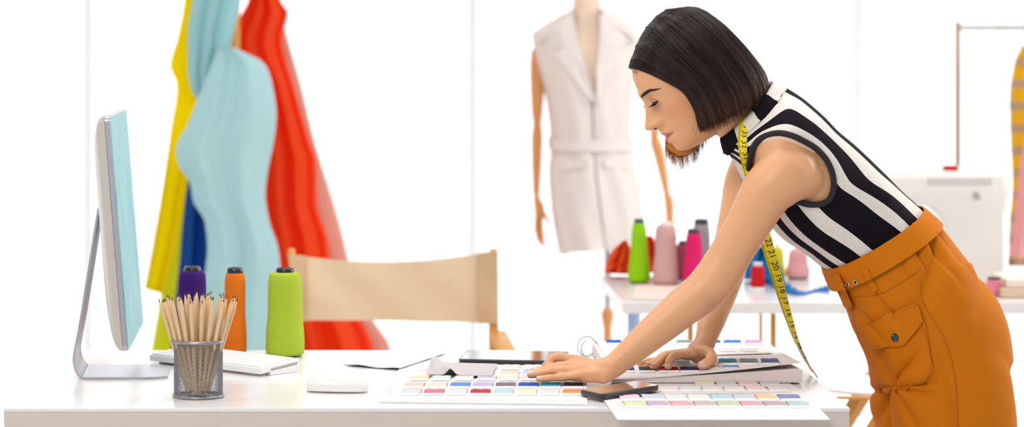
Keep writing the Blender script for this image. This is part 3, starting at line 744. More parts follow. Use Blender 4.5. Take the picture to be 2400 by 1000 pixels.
# open-front shell: go from the front opening round the back
nu = 72; rings = []
for j in range(41):
    y = 66+(586-66)*j/40; r = []
    op = max(.02, .30*(1-(y-66)/175)) if y < 241 else .01          # half opening of the neck
    oc = -.02
    for k in range(nu+1):
        # angle measured from front centre
        a0 = PI/2+math.asin(min(.99, op)); b = PI/2-math.asin(min(.99, op))
        a = a0+(2*PI-2*math.asin(min(.99, op)))*k/nu
        cx = sgnpow(math.cos(a), .85); sy = sgnpow(math.sin(a), .85); xl, xr = vl(y), vr(y)
        p = W((xl+xr)/2+(xr-xl)/2*cx, y+(8*math.cos(a*2) if y > 560 else 0), Ym); p.y += -vd(y)*sy+vw(a, y); r.append(p)
    rings.append(r)
inner = [[Vector((p.x+(Xat(1378, Ym)-p.x)*.03, p.y+(Ym-p.y)*.04, p.z)) for p in r] for r in rings]
g = G().loft([o+i[::-1] for o, i in zip(rings, inner)])
mk('body_panels', g, vest, tv, auto=50)
# shoulder straps
for sx in (-1, 1):
    a0 = (1262 if sx < 0 else 1490); a1 = (1345 if sx < 0 else 1412)
    rg = []
    for i in range(9):
        f = i/8; x = a0+(a1-a0)*f; y = 70-52*f**.8
        rg.append([W(x, y+dy, Ym+dd) for dy, dd in ((26, -.088), (8, -.07), (0, -.03), (0, .03), (8, .07), (26, .088), (30, .08), (12, .06), (6, .028), (6, -.028), (12, -.06), (30, -.08))])
    mk('shoulder', G().loft(rg), vest, tv, auto=60)
def lapel(pts, name):
    g = G(); c0 = None
    P = [vpt(max(67, y), u, .012) if y > 66 else None for u, y in pts]
    P = [p if p is not None else W(1378+118*u, y, Ym-.085) for p, (u, y) in zip(P, pts)]
    mid = sum(P, Vector())/len(P); mid.y -= .010
    back = [p+Vector((0, .010, 0)) for p in P]
    n = len(P); V = P+[mid]+back; Fc = [(i, (i+1) % n, n) for i in range(n)]+[(i, n+1+i, n+1+(i+1) % n, (i+1) % n) for i in range(n)]+[tuple(n+1+i for i in range(n))[::-1]]
    g.add(V, Fc); mk(name, g, vest, tv, smooth=False)
lapel([(-.30, 32), (-.62, 60), (-.85, 92), (-.45, 100), (-.62, 130), (-.3, 190), (.10, 245), (-.06, 160), (-.2, 90)], 'lapel')
lapel([(.24, 32), (.55, 60), (.8, 92), (.45, 100), (.6, 130), (.36, 190), (.12, 245), (.12, 160), (.2, 90)], 'lapel')
rg = []
for i in range(41):
    a = 2*PI*i/40; r = []
    for dy, off in ((322, .004), (322, .010), (350, .010), (350, .004)):
        xl, xr = vl(dy)-off*600, vr(dy)+off*600; cx = sgnpow(math.cos(a), .85); sy = sgnpow(math.sin(a), .85)
        p = W((xl+xr)/2+(xr-xl)/2*cx, dy, Ym); p.y += -(vd(dy)+off)*sy; r.append(p)
    rg.append(r)
mk('waist_tie', G().loft(rg, cap=False), vest, tv, auto=50)
mk('pocket_flap', G().prism([(-.75, 372), (-.18, 366), (-.18, 385), (-.73, 392)], 1, lambda u, v, w: vpt(v, u, .008+.004*w)), vest, tv, smooth=False)
mk('pocket_flap', G().prism([(.22, 366), (.75, 372), (.74, 392), (.24, 385)], 1, lambda u, v, w: vpt(v, u, .008+.004*w)), vest, tv, smooth=False)

# ------------------------------------------------------------------ back table with the machine
Ya, Yb_ = 9.0*KK, 9.68*KK; xa, xb = Xat(1460, Ya), 2.35
t = thing('sewing_table', ((xa+xb)/2, (Ya+Yb_)/2, 0), 'white work table in the background carrying thread cones and the sewing machine', 'table')
mk('tabletop', G().box(((xa+xb)/2, (Ya+Yb_)/2, TZ-.014), (xb-xa, Yb_-Ya, .028), .002), white_table, t, smooth=False)
for (px, Y_) in ((1618, Yb_-.10), (1783, Yb_-.06), (1812, Ya+.12), (2330, Ya+.15)):
    r_ = 7 if px != 1783 else 4.5
    x = Xat(px, Y_); mk('leg', G().tube([Vector((x, Y_, TZ-.03)), Vector((x, Y_, 0))], r_/(F/Y_), 10, cap=None), wood, t)
tb = lambda px, Yn: Vector(((px-VX)*Yn/8750, Yn*KK, TZ))
spool('lime b', 1498, 656, 512, 52, 30, srgb(150, 214, 10), 'tall lime green cone of thread on the background table', Yn=9.50, capr=.42, capcol=mat('dark green plastic', (.02, .1, .1), .5))
spool('dusty pink', 1560, 658, 516, 60, 46, srgb(214, 172, 168), 'dusty pink cone of thread below the mannequin hand', Yn=9.45, capr=.3, capcol=mat('pale plastic', (.8, .75, .74), .5))
spool('magenta', 1626, 654, 526, 52, 34, srgb(226, 30, 110), 'magenta pink cone of thread beside the dusty pink one', Yn=9.42, capr=.46)
spool('grey', 1644, 650, 516, 52, 36, srgb(160, 156, 162), 'grey cone of thread behind the magenta one', Yn=9.62, capr=.5)
spool('maroon', 1600, 640, 556, 44, 34, srgb(160, 70, 84), 'small dull maroon cone of thread between the pink cones', Yn=9.6)
spool('blush', 1870, 645, 574, 56, 40, srgb(246, 180, 186), 'short blush pink cone of thread behind the hanging tape measure', Yn=9.62, capr=.2, capcol=mat('pale plastic', (.8, .75, .74), .5))
spool('lemon', 1822, 640, 562, 40, 26, srgb(248, 226, 60), 'small lemon yellow cone of thread beside the hanging tape measure', Yn=9.6, capr=.2, capcol=mat('pale plastic', (.8, .75, .74), .5))
c = tb(1776, 9.32)
t = thing('small_reel', c, 'small red reel of thread on a clear white base', 'thread reel')
mk('thread', G().lathe([(.014, .006), (.0175, .009), (.0165, .055), (.010, .060)], c, 24), thread('red reel', srgb(206, 22, 30)), t)
mk('core', G().lathe([(.020, 0), (.022, .003), (.018, .007), (.010, .007), (.010, .062), (.013, .066), (.010, .068)], c, 24), mat('milky plastic', (.85, .83, .82), .3), t)
def heap(name, Lp, Rp, Yn, col, label, seed, depth=.16):
    o = cloth(name, Lp, Rp, Yn, col, depth, label, (3, .012), 2, seed, .1, cat='fabric'); o.location.z = TZ+.001; return o
heap('cloth_heap', [(1462, 576), (1436, 600), (1420, 635), (1416, 652), (1440, 655)], [(1468, 576), (1480, 600), (1484, 630), (1484, 650), (1470, 656)], 9.66, srgb(240, 82, 28), 'orange cloth folded in a peak at the left corner of the background table', 21, .12)
heap('cloth_heap', [(1500, 563), (1496, 590), (1496, 620), (1500, 650)], [(1528, 563), (1542, 590), (1542, 620), (1540, 650)], 9.72, srgb(232, 58, 20), 'red orange cloth folded behind the tall lime cone', 22, .08)
heap('cloth_heap', [(1782, 583), (1762, 605), (1748, 632), (1742, 662)], [(1790, 583), (1810, 600), (1830, 632), (1840, 662)], 9.52, srgb(0, 120, 190), 'bright blue cloth mound behind the small red reel', 23, .12)
# low blue cloth trailing along the table
g = G(); rings = []
for i in range(41):
    f = i/40; px = 1795+148*f; hh = 24+10*math.sin(f*7)-14*f; yb = 664+26*math.sin(min(1, f*1.3)*PI*.75)
    Y = yT(yb)
    r = []
    for k in range(16):
        a = PI*k/15; r.append(Vector((Xat(px, Y), Y-.03*math.cos(a)*(1-.3*f)*-1, TZ+.001+(hh/ (F/Y))*math.sin(a)*(.7+.3*math.sin(i*1.7+k)))))
    rings.append(r)
mk('trailing_cloth', g.loft(rings), mat('crumpled blue cloth', srgb(0, 112, 184), .6), label='crumpled blue cloth strip trailing right on the background table', cat='fabric', auto=25)
mk('pattern_paper', sheetgeo([(1480, 700), (1620, 703), (1610, 668), (1490, 666)], TZ+.002, .001), mat('blush paper', srgb(238, 214, 208), .8), label='blush coloured paper on the background table before the cones', cat='paper', smooth=False)

# sewing machine
Ys = 9.50*KK; sc = F/Ys
t = thing('sewing_machine', (Xat(2200, Ys), Ys, TZ), 'large white sewing machine partly hidden behind the woman', 'sewing machine')
zof = lambda y: W(0, y, Ys).z
prof = [(1990, 414), (2010, 408), (2335, 405), (2344, 414), (2346, 470), (2340, 505), (2342, 668), (1985, 668), (1985, 632), (2195, 625), (2206, 610), (2207, 540), (2200, 506), (2178, 484), (2150, 476), (2090, 474), (2062, 480), (2056, 560), (1998, 560)]
mm = mat('ivory machine enamel', (.80, .78, .75), .3)
g = G().prism([(Xat(x, Ys), zof(y)) for x, y in prof], .15, lambda u, v, w: Vector((u, Ys-.075+w, v)), .008)
zmin = min(v[2] for v in g.V); g.V = [(v[0], v[1], v[2]-zmin+TZ+.001 if v[2] < zmin+.02 else v[2]) for v in g.V]
mk('housing', g, mm, t, auto=30)
mk('top_cover', G().box((Xat(2190, Ys), Ys, zof(409)), (250/sc, .12, .012), .005), mm, t, auto=30)
mk('hand_wheel', G().lathe([(.01, -.002), (.028, 0), (.031, .004), (.031, .014), (.026, .018), (.008, .018)], (Xat(2344, Ys), Ys, zof(446)), 28, axis=(1, 0, 0)), mm, t, auto=40)
mk('dial', G().lathe([(.009, -.001), (.009, .004), (.007, .006), (.001, .006)], (Xat(2274, Ys), Ys-.076, zof(452)), 20, axis=(0, -1, 0)), mat('grey dial', (.4, .4, .42), .4), t)
mk('spool_pin', G().lathe([(.002, 0), (.002, .03), (.0005, .031)], (Xat(2290, Ys), Ys, zof(404)), 8), alu, t)
mk('presser_bar', G().tube([Vector((Xat(2020, Ys), Ys, zof(560))), Vector((Xat(2020, Ys), Ys, zof(625)))], .003, 8), alu, t)
mk('name_panel', G().box((Xat(2235, Ys), Ys-.075, zof(420)), (150/sc, .003, 16/sc), .001), mat('light grey panel', (.62, .61, .62), .4), t, smooth=False)
c = Vector((Xat(2228, Ys), Ys, zof(403)+.004))
t = thing('small_reel', c, 'red reel of thread lying on top of the sewing machine', 'thread reel')
mk('thread', G().tube([c+Vector((-.02, 0, .006)), c+Vector((.018, 0, .006))], .0065, 14, cap=None), thread('red reel', srgb(206, 22, 30)), t)
mk('core', G().tube([c+Vector((-.023, 0, .006)), c+Vector((-.019, 0, .006))], .0072, 14, cap=None).tube([c+Vector((.017, 0, .006)), c+Vector((.021, 0, .006))], .0072, 14, cap=None), mat('milky plastic', (.85, .83, .82), .3), t)
c = tb(2330, 9.15)
t = thing('thread_spool', c, 'short pink spool with dark cap at the right of the background table', 'thread spool')
mk('thread', G().lathe([(.016, .001), (.0175, .004), (.0175, .038), (.015, .042)], c, 24), thread('rose', srgb(238, 140, 164)), t)
mk('core_cap', G().lathe([(.012, .041), (.0165, .043), (.0165, .047), (.006, .048)], c, 24), black, t)
g = G()
t = thing('pattern_pad', (Xat(2400, 9.1*KK), 9.1*KK, TZ), 'stack of cream paper pads at the right end of the background table', 'paper stack')
mk('pad', G().box((1.84, 8.42, TZ+.012), (.23, .2, .022), .002), mat('kraft pad', srgb(222, 196, 170), .8), t, smooth=False)
mk('pad', G().box((1.85, 8.43, TZ+.034), (.22, .19, .02), .002), mat('cream pad', srgb(240, 230, 218), .8), t, smooth=False)

# pale blue roll and low stool further back
mk('fabric_roll', G().lathe([(.002, 0), (.018, 0), (.018, .66), (.002, .66)], (Xat(1486, 9.9*KK), 9.9*KK, 0), 20), mat('pale blue cloth', srgb(168, 200, 240), .8), label='pale blue fabric roll standing on end behind the background table', cat='fabric roll')
Yz = 8.75*KK
t = thing('wooden_stool', (Xat(2060, Yz), Yz, 0), 'low wooden stool with splayed legs and a white canvas seat behind the woman', 'stool')
zq = lambda y: W(0, y, Yz).z
x0, x1 = Xat(1905, Yz), Xat(2230, Yz)
for dy in (-.16, .16):
    for xt, xb_ in ((2078, 1700), (2130, 2480)):
        a = Vector((Xat(xb_, Yz), Yz+dy, .01)); b = Vector((Xat(xt, Yz), Yz+dy, zq(900)))
        mk('leg', G().tube([a, b], .021, 4, cap=None), wood, t, smooth=False)
for x in (x0, x1): mk('seat_rail', G().box((x, Yz, zq(906)), (.025, .40, .02), .004), wood, t, smooth=False)
mk('front_rail', G().box(((x0+x1)/2, Yz-.2, zq(904)), (x1-x0, .018, .006), .002), wood, t, smooth=False)
mk('seat', gridslab(x0, x1, Yz-.19, Yz+.19, lambda x, y: zq(886)-.012*math.sin(PI*(x-x0)/(x1-x0)), lambda x, y: zq(892)-.012*math.sin(PI*(x-x0)/(x1-x0))), mat('white canvas', (.85, .84, .84), .8), t)

# clothes rail with plaid shirt and pink dress
Yr = 11.0*KK; xr0 = Xat(2245, Yr); zr_ = W(0, 65, Yr).z
t = thing('clothes_rail', (xr0+.5, Yr, 0), 'brown metal clothes rail with a thin top bar at the right', 'clothes rail')
rm = mat('bronze tube', srgb(170, 134, 112), .35, metal=.4)
for x in (xr0, xr0+1.1):
    mk('post', G().tube([Vector((x, Yr, .03)), Vector((x, Yr, W(0, 50, Yr).z))], .0078, 10, cap=None), rm, t)
    mk('foot', G().tube([Vector((x, Yr-.2, .018)), Vector((x, Yr+.2, .018))], .012, 10), rm, t)
mk('top_bar', G().tube([Vector((xr0, Yr, zr_)), Vector((xr0+1.1, Yr, zr_))], .0068, 10, cap=None), mat('grey tube', (.45, .45, .47), .35, metal=.7), t)
pl = mat('yellow plaid', srgb(246, 196, 30), .85, trans=.3)
nt = pl.node_tree; n = nt.nodes; L = nt.links; b = n['Principled BSDF']; tc = n.new('ShaderNodeTexCoord'); sp = n.new('ShaderNodeSeparateXYZ'); L.new(tc.outputs['Object'], sp.inputs[0])
def stripe(sock, per, w):
    m1 = n.new('ShaderNodeMath'); m1.operation = 'MODULO'; m1.inputs[1].default_value = per
    m0 = n.new('ShaderNodeMath'); m0.operation = 'ADD'; m0.inputs[1].default_value = 10; L.new(sock, m0.inputs[0]); L.new(m0.outputs[0], m1.inputs[0])
    m2 = n.new('ShaderNodeMath'); m2.operation = 'LESS_THAN'; m2.inputs[1].default_value = w; L.new(m1.outputs[0], m2.inputs[0]); return m2.outputs[0]
a1 = stripe(sp.outputs['X'], .055, .02); a2 = stripe(sp.outputs['Z'], .065, .024)
ad = n.new('ShaderNodeMath'); ad.operation = 'ADD'; L.new(a1, ad.inputs[0]); L.new(a2, ad.inputs[1])
mu = n.new('ShaderNodeMath'); mu.operation = 'MULTIPLY'; mu.inputs[1].default_value = .5; L.new(ad.outputs[0], mu.inputs[0])
cr = n.new('ShaderNodeValToRGB'); cr.color_ramp.interpolation = 'CONSTANT'; cr.color_ramp.elements[0].color = (*srgb(250, 202, 20), 1); cr.color_ramp.elements[1].position = .4; cr.color_ramp.elements[1].color = (*srgb(190, 170, 150), 1)
e5 = cr.color_ramp.elements.new(.9); e5.color = (*srgb(70, 60, 80), 1)
L.new(mu.outputs[0], cr.inputs[0]); L.new(cr.outputs[0], b.inputs['Base Color'])
o = cloth('plaid_shirt', [(2395, 105), (2376, 150), (2366, 230), (2368, 330), (2372, 430), (2366, 520), (2362, 624)], [(2560, 105), (2580, 150), (2590, 230), (2590, 330), (2590, 430), (2590, 520), (2590, 624)], 10.9, srgb(246, 196, 30), .12,
      'yellow and grey plaid shirt hanging on the rail at the right edge', (5, .012), seed=31, cat='shirt')
o.data.materials.clear(); o.data.materials.append(pl)
g_ = G(); hx = Xat(2477, 10.9*KK)
hk = W(2477, 105, 10.9*KK); g_.tube([Vector((hx, 10.9*KK, hk.z-.02)), Vector((hx, 10.9*KK, zr_-.01)), Vector((hx-.015, Yr, zr_+.012)), Vector((hx-.002, Yr+.012, zr_+.002))], .002, 6)
mk('hanger_hook', g_, steel, o)
dr = cloth('pink_dress', [(2402, 330), (2392, 380), (2385, 450), (2374, 540), (2364, 604)], [(2500, 330), (2510, 380), (2520, 450), (2530, 540), (2540, 600)], 10.7, srgb(250, 196, 200), .08,
      'soft pink dress hanging in front of the plaid shirt', (4, .012), seed=32, trans=.45, cat='dress')

hx = Xat(2450, 10.7*KK); zt_ = W(0, 336, 10.7*KK).z
g_ = G(); g_.tube([Vector((hx-.05, 10.7*KK, zt_-.03)), Vector((hx, 10.7*KK, zt_+.06)), Vector((hx, 10.8*KK, zr_-.02)), Vector((hx, Yr-.008, zr_+.012)), Vector((hx, Yr+.012, zr_+.004))], .002, 6)
g_.tube([Vector((hx+.05, 10.7*KK, zt_-.03)), Vector((hx, 10.7*KK, zt_+.06))], .002, 6)
mk('hanger', g_, steel, dr)
# ------------------------------------------------------------------ the woman
YB_ = 6.86
U_ = YB_/F                                     # metres per photo pixel in her plane
def Q(x, y, dy=0.): return W(x, y, YB_+dy)
def bodymap(px, py, dy): # scale-preserving: dy real metres from her mid plane
    return W(px, py, YB_+dy)
# head frame
HO = Q(1640, 190)
yaw = math.radians(5)
Uu = Vector((-.515, 0, .857)).normalized(); Ff = Vector((-.857, 0, -.515)).normalized()
Rm = Matrix.Rotation(yaw, 3, Uu)
if (Rm @ Ff).y > 0: Rm = Matrix.Rotation(-yaw, 3, Uu)
Ff = Rm @ Ff; Ll = Uu.cross(Ff)
if Ll.y > 0: Ll = -Ll
def Hh(f, l, u): return HO+(Ff*f+Ll*l+Uu*u)*U_
def locpx(x, y): d = (x-1640, -(y-190)); return (d[0]*-.857+d[1]*-.515, d[0]*-.515+d[1]*.857)
def Hinv(p): d = (Vector(p)-HO)/U_; return d.dot(Ff), d.dot(Ll), d.dot(Uu)
front = pchip([-126, -122, -116, -108, -96, -86, -76, -68, -60, -50, -40, -30, -10, 10, 28, 45, 60, 80, 94, 110, 125, 138, 148], [82, 104, 120, 126.5, 128.5, 128.5, 128, 127.5, 128, 128.5, 128, 127, 126, 127, 130, 133, 133, 130, 126, 113, 92, 60, 18])
back = pchip([-126, -116, -105, -90, -60, -30, 0, 28, 60, 94, 120, 138, 148], [50, 22, -6, -25, -58, -88, -108, -116, -118, -108, -88, -60, -28])
wid = pchip([-126, -122, -116, -108, -100, -90, -75, -60, -30, 0, 28, 60, 94, 115, 130, 142, 148], [8, 22, 34, 44, 52, 58, 65, 71, 79, 83, 86, 87, 80, 68, 50, 28, 12])
nose = pchip([-60, -52, -46, -40, -35, -29, -22, -14, 0, 12, 22, 30, 44, 60], [0, 9, 13, 24, 35, 39.5, 37.5, 31.5, 22, 14, 8, 6, 5, 0])
nosew = pchip([-60, -46, -36, -22, -8, 10, 28, 60], [10, 12, 15, 13.5, 11.5, 10, 11, 20])
lips = pchip([-104, -98, -92, -86, -80, -75, -71, -68, -65, -60, -55, -50], [2, 2, 3.5, 7, 12.5, 12.5, 9, 5.5, 10, 14.5, 10, 3])
def gs(x, s): return math.exp(-(x/s)**2)
NT = 150
def headpt(th, u):
    a = front(u)+22; bb = -22-back(u); w = wid(u)
    c, s_ = math.cos(th), math.sin(th)
    if c >= 0: f = -22+a*c**.90; l = w*sgnpow(s_, .93)
    else: f = -22-bb*(-c)**.95; l = w*sgnpow(s_, .95)
    al = abs(l)
    if c > 0:
        f += nose(u)*math.exp(-abs(l/nosew(u))**2.4)
        f += 13*gs(al-15.5, 6)*gs(u+31, 9)-4*gs(al-26, 5)*gs(u+32, 10)                        # nostril wings
        f -= 6*gs(al-9, 3.5)*gs(u+39, 3.2)
        f += lips(u)*math.exp(-abs(l/24)**2.6)-2*gs(al-26, 6)*gs(u+69, 6)
        f -= 9*gs(al-30, 15)*gs(u-20, 12)                          # sockets
        f += 3*gs(al-28, 22)*gs(u-46, 10)
        f += 3.5*gs(al-52, 18)*gs(u+12, 20)
        f += 2*gs(al, 18)*gs(u+108, 12)
        f -= 2.0*gs(al, 4)*gs(u+54, 6)
    return f, l
def bodyparts():
    g = G(); us = list(np.linspace(-126, 148, 140))
    rings = []
    for u in us:
        r = []
        for k in range(NT):
            f, l = headpt(2*PI*k/NT, u); r.append(Hh(f, l, u))
        rings.append(r)
    g.loft(rings)
    for sx in (-1, 1):                                               # lids and ears
        c = Hh(108, sx*32, 18); rr = 15.5*U_
        g.lathe([(rr*math.sin(a), -rr*math.cos(a)) for a in np.linspace(.02, PI-.02, 24)], c, 28)
        ear = [(-20, 86, 22), (-26, 93, 26), (-34, 95, 18), (-35, 92, 2), (-29, 89, -12), (-22, 86, -16)]
        g.tube(sample([Hh(f, sx*l, u) for f, l, u in ear], 14), [4*U_]*14, 10)
        g.tube([Hh(-26, sx*80, 6), Hh(-27, sx*89, 5)], [12*U_, 9*U_], 12)
    # neck
    P, R = sampleR([Q(1660, 228), Q(1694, 262), Q(1732, 284), Q(1768, 300), Q(1810, 328)], [50*U_, 53*U_, 55*U_, 62*U_, 84*U_], 20)
    g.tube(P, R, 32)
    return g
def torsoring(B, Fr, hw, n=64, e_=.9, shrink=0., yo=0.):
    c = (Q(*B)+Q(*Fr))/2; a = (Q(*Fr)-Q(*B))/2; L_ = a.length; a = a*(1-shrink/L_); r = []
    for k in range(n):
        t_ = 2*PI*k/n; cx = -sgnpow(math.cos(t_), e_); sy = sgnpow(math.sin(t_), e_)
        r.append(c+a*cx+Vector((0, -(hw-shrink)*sy+yo, 0)))
    return r
ST = [((2190, 524), (1984, 676), .128), ((2163, 495), (1960, 645), .128), ((2132, 463), (1926, 624), .131), ((2098, 431), (1884, 594), .135), ((2050, 385), (1838, 563), .139), ((2000, 338), (1800, 520), .146),
      ((1962, 306), (1770, 466), .155), ((1932, 275), (1745, 425), .164), ((1904, 250), (1728, 392), .166), ((1880, 230), (1714, 367), .150), ((1858, 215), (1704, 349), .112), ((1841, 205), (1700, 341), .084), ((1826, 200), (1700, 337), .070)]
def torso_at(v):
    A = [(b[0], b[1], f[0], f[1], h) for b, f, h in ST]; o = crom(A, v); return (o[0], o[1]), (o[2], o[3]), o[4]

g = bodyparts()
rings = []
for i in range(44):
    b, f, h = torso_at(i/43*.93); rings.append(torsoring(b, f, h, 56, .9, .007))
g.loft(rings)
# hips and legs (inside the trousers)
g.loft([torsoring((2165, 500), (1965, 650), .12, 40), torsoring((2222, 590), (2010, 715), .130, 40), torsoring((2290, 690), (2055, 800), .140, 40), torsoring((2310, 780), (2085, 865), .14, 40), torsoring((2300, 840), (2110, 890), .12, 40)])
for s in (-1, 1):
    P, R = sampleR([Q(2210, 760, s*.085), Q(2228, 960, s*.095), Q(2240, 1240, s*.10), Q(2255, 1480, s*.10), Q(2270, 1690, s*.10)], [.088, .080, .055, .050, .034], 30)
    g.tube(P, R, 24)
    P, R = sampleR([Q(2275, 1712, s*.10), Q(2230, 1725, s*.10), Q(2150, 1738, s*.10)], [.036, .032, .02], 8); g.tube(P, R, 16)
# near arm (left arm)
An = [(1872, 392, -.085, 62), (1850, 398, -.125, 70), (1822, 425, -.135, 66), (1794, 455, -.135, 60.5), (1757, 520, -.13, 53), (1728, 568, -.125, 50.5), (1702, 612, -.12, 50), (1668, 662, -.12, 50.5), (1640, 690, -.12, 48.5), (1605, 716, -.12, 46), (1570, 746, -.125, 43), (1530, 779, -.13, 39), (1488, 815, -.135, 33.5), (1455, 843, -.138, 29), (1432, 860, -.14, 27.5), (1405, 867, -.14, 27)]
def limb(A, n, nn=28, flat=1.):
    P, R = sampleR([Q(a[0], a[1], a[2]) for a in A], [a[3]*(YB_+a[2])/F for a in A], n); return P, R
P, R = limb(An, 60); g.tube(P, R, 32)
g.tube([Q(1916, 428, -.098), Q(1888, 416, -.110), Q(1856, 406, -.124), Q(1822, 425, -.134)], [42*U_, 56*U_, 67*U_, 63*U_], 28)
g.tube([Q(1672, 694, -.12), Q(1676, 698, -.12)], [26*U_, 22*U_], 16)
# far arm (right arm)
Af = [(1790, 370, .10, 60), (1772, 395, .135, 60), (1752, 430, .14, 54), (1735, 500, .125, 48), (1722, 560, .11, 46), (1706, 625, .09, 43.5), (1692, 668, .07, 42), (1678, 712, .05, 38), (1667, 750, .02, 33), (1658, 782, -.005, 27), (1650, 806, -.02, 25), (1636, 824, -.03, 27)]
P, R = limb(Af, 60); g.tube(P, R, 32)
# hands --------------------------------------------------------------
def finger(pts, r0, r1, n=20):
    P, R = sampleR([Q(*p) for p in pts], list(np.linspace(r0, r1, len(pts))), n); g.tube(P, R, 14)
    return P
H1 = -.135                                            # near hand lies palm down on the folder
def lift(px, py, Y, r):
    p = W(px, py, Y); p.z = max(p.z, TZ+.0045+r); return p
near_f = {
 'pinky': ([(1402, 878, -.162), (1362, 877, -.168), (1330, 882, -.166), (1305, 883.5, -.166), (1282, 886, -.165), (1263, 888, -.165)], .0098, .0066),
 'ring': ([(1400, 868, -.150), (1360, 864, -.150), (1328, 868, -.148), (1296, 868, -.147), (1268, 874, -.146), (1243, 878, -.146)], .0105, .0072),
 'middle': ([(1400, 862, -.136), (1360, 854, -.132), (1330, 856, -.130), (1300, 859, -.129), (1275, 866, -.128), (1254, 871, -.128)], .0108, .0072),
 'index': ([(1400, 858, -.120), (1362, 845, -.114), (1334, 840, -.112), (1314, 836, -.110), (1298, 837, -.110), (1288, 847, -.112), (1280, 856, -.113)], .0110, .0078),
 'thumb': ([(1415, 862, -.110), (1385, 862, -.092), (1350, 862, -.088), (1322, 860, -.094), (1303, 862, -.102)], .0135, .0085)}
tips = {}
for k, (pts, r0, r1) in near_f.items():
    P, R = sampleR([Q(*p) for p in pts], list(np.linspace(r0, r1, len(pts))), 22)
    R = [r*(1+.10*gs(i-11, 1.6)+.07*gs(i-16.5, 1.3)-.05*gs(i-14, 1.3)-.05*gs(i-7.5, 2)) for i, r in enumerate(R)]
    P = [Vector((p.x, p.y, max(p.z, TZ+.0035+r))) for p, r in zip(P, R)]
    g.tube(P, R, 14); tips['near_'+k] = (P, R)
P, R = sampleR([Q(1432, 864, -.14), Q(1410, 868, -.142), Q(1385, 868, -.142), Q(1355, 866, -.140), Q(1335, 866, -.138)], [.020, .0195, .0175, .0135, .009], 16)
rings = []
for i, (p, r) in enumerate(zip(P, R)):
    f = i/15; wv = .024+.012*math.sin(min(1, f*1.3)*PI/2)
    tilt = math.radians(26)
    rr = []
    for k in range(24):
        a = 2*PI*k/24; y_, z_ = wv*sgnpow(math.cos(a), .8), r*sgnpow(math.sin(a), .9)
        q = p+Vector((0, y_*math.cos(tilt)-z_*math.sin(tilt), y_*math.sin(tilt)+z_*math.cos(tilt)*.9)); q.z = max(q.z, TZ+.0035); rr.append(q)
    rings.append(rr)
g.loft(rings)
g.tube([Q(1425, 874, -.15), Q(1412, 882, -.158), Q(1398, 882, -.16)], [.017, .0155, .012], 16)
far_f = {
 'index': ([(1634, 828, -.035), (1612, 830, -.045), (1592, 832, -.052), (1576, 835, -.060), (1568, 848, -.066), (1567, 863, -.070)], .0108, .0074),
 'middle': ([(1630, 826, -.02), (1604, 828, -.022), (1582, 829, -.026), (1560, 836, -.034), (1542, 853, -.046), (1529, 867, -.054)], .0108, .0072),
 'ring': ([(1626, 824, -.005), (1600, 827, -.002), (1572, 830, -.004), (1548, 838, -.012), (1530, 854, -.026), (1517, 866, -.036)], .0104, .0070),
 'pinky': ([(1622, 824, .01), (1596, 830, .018), (1566, 838, .018), (1540, 848, .012), (1515, 856, .004), (1498, 861, -.002)], .0095, .0064),
 'thumb': ([(1640, 822, -.045), (1660, 826, -.058), (1668, 836, -.070), (1663, 845, -.082), (1652, 853, -.090), (1644, 858, -.092)], .0135, .0088)}
for k, (pts, r0, r1) in far_f.items():
    P, R = sampleR([Q(*p) for p in pts], list(np.linspace(r0, r1, len(pts))), 22)
    R = [r*(1+.10*gs(i-11, 1.6)+.07*gs(i-16.5, 1.3)-.05*gs(i-14, 1.3)-.05*gs(i-7.5, 2)) for i, r in enumerate(R)]
    P = [Vector((p.x, p.y, max(p.z, zpage(p.x, p.y)+.001+r))) for p, r in zip(P, R)]
    g.tube(P, R, 14); tips['far_'+k] = (P, R)
P, R = sampleR([Q(1648, 812, -.02), Q(1634, 823, -.022), Q(1615, 828, -.018), Q(1596, 830, -.016)], [.020, .0185, .015, .0105], 14)
rings = []
for i, (p, r) in enumerate(zip(P, R)):
    f = i/13; wv = .022+.016*math.sin(min(1, f*1.3)*PI/2); tl = math.radians(0); rr = []
    for k in range(24):
        a = 2*PI*k/24; y_, z_ = wv*sgnpow(math.cos(a), .8), r*sgnpow(math.sin(a), .9)
        rr.append(p+Vector((z_*.45, y_, z_*.8)))
    rings.append(rr)
g.loft(rings)

me_ = bpy.data.meshes.new('tmp'); me_.from_pydata([tuple(v) for v in g.V], [], g.F)
bm = bmesh.new(); bm.from_mesh(me_); bmesh.ops.recalc_face_normals(bm, faces=list(bm.faces)); bm.to_mesh(me_); bm.free()
ob_ = bpy.data.objects.new('tmp', me_); C.objects.link(ob_)
md = ob_.modifiers.new('r', 'REMESH'); md.mode = 'VOXEL'; md.voxel_size = .0024
md = ob_.modifiers.new('s', 'SMOOTH'); md.factor = .5; md.iterations = 4
bmesh_body = bake(ob_)
nv = len(bmesh_body.vertices); co = np.empty(nv*3); bmesh_body.vertices.foreach_get('co', co); co = co.reshape(-1, 3)
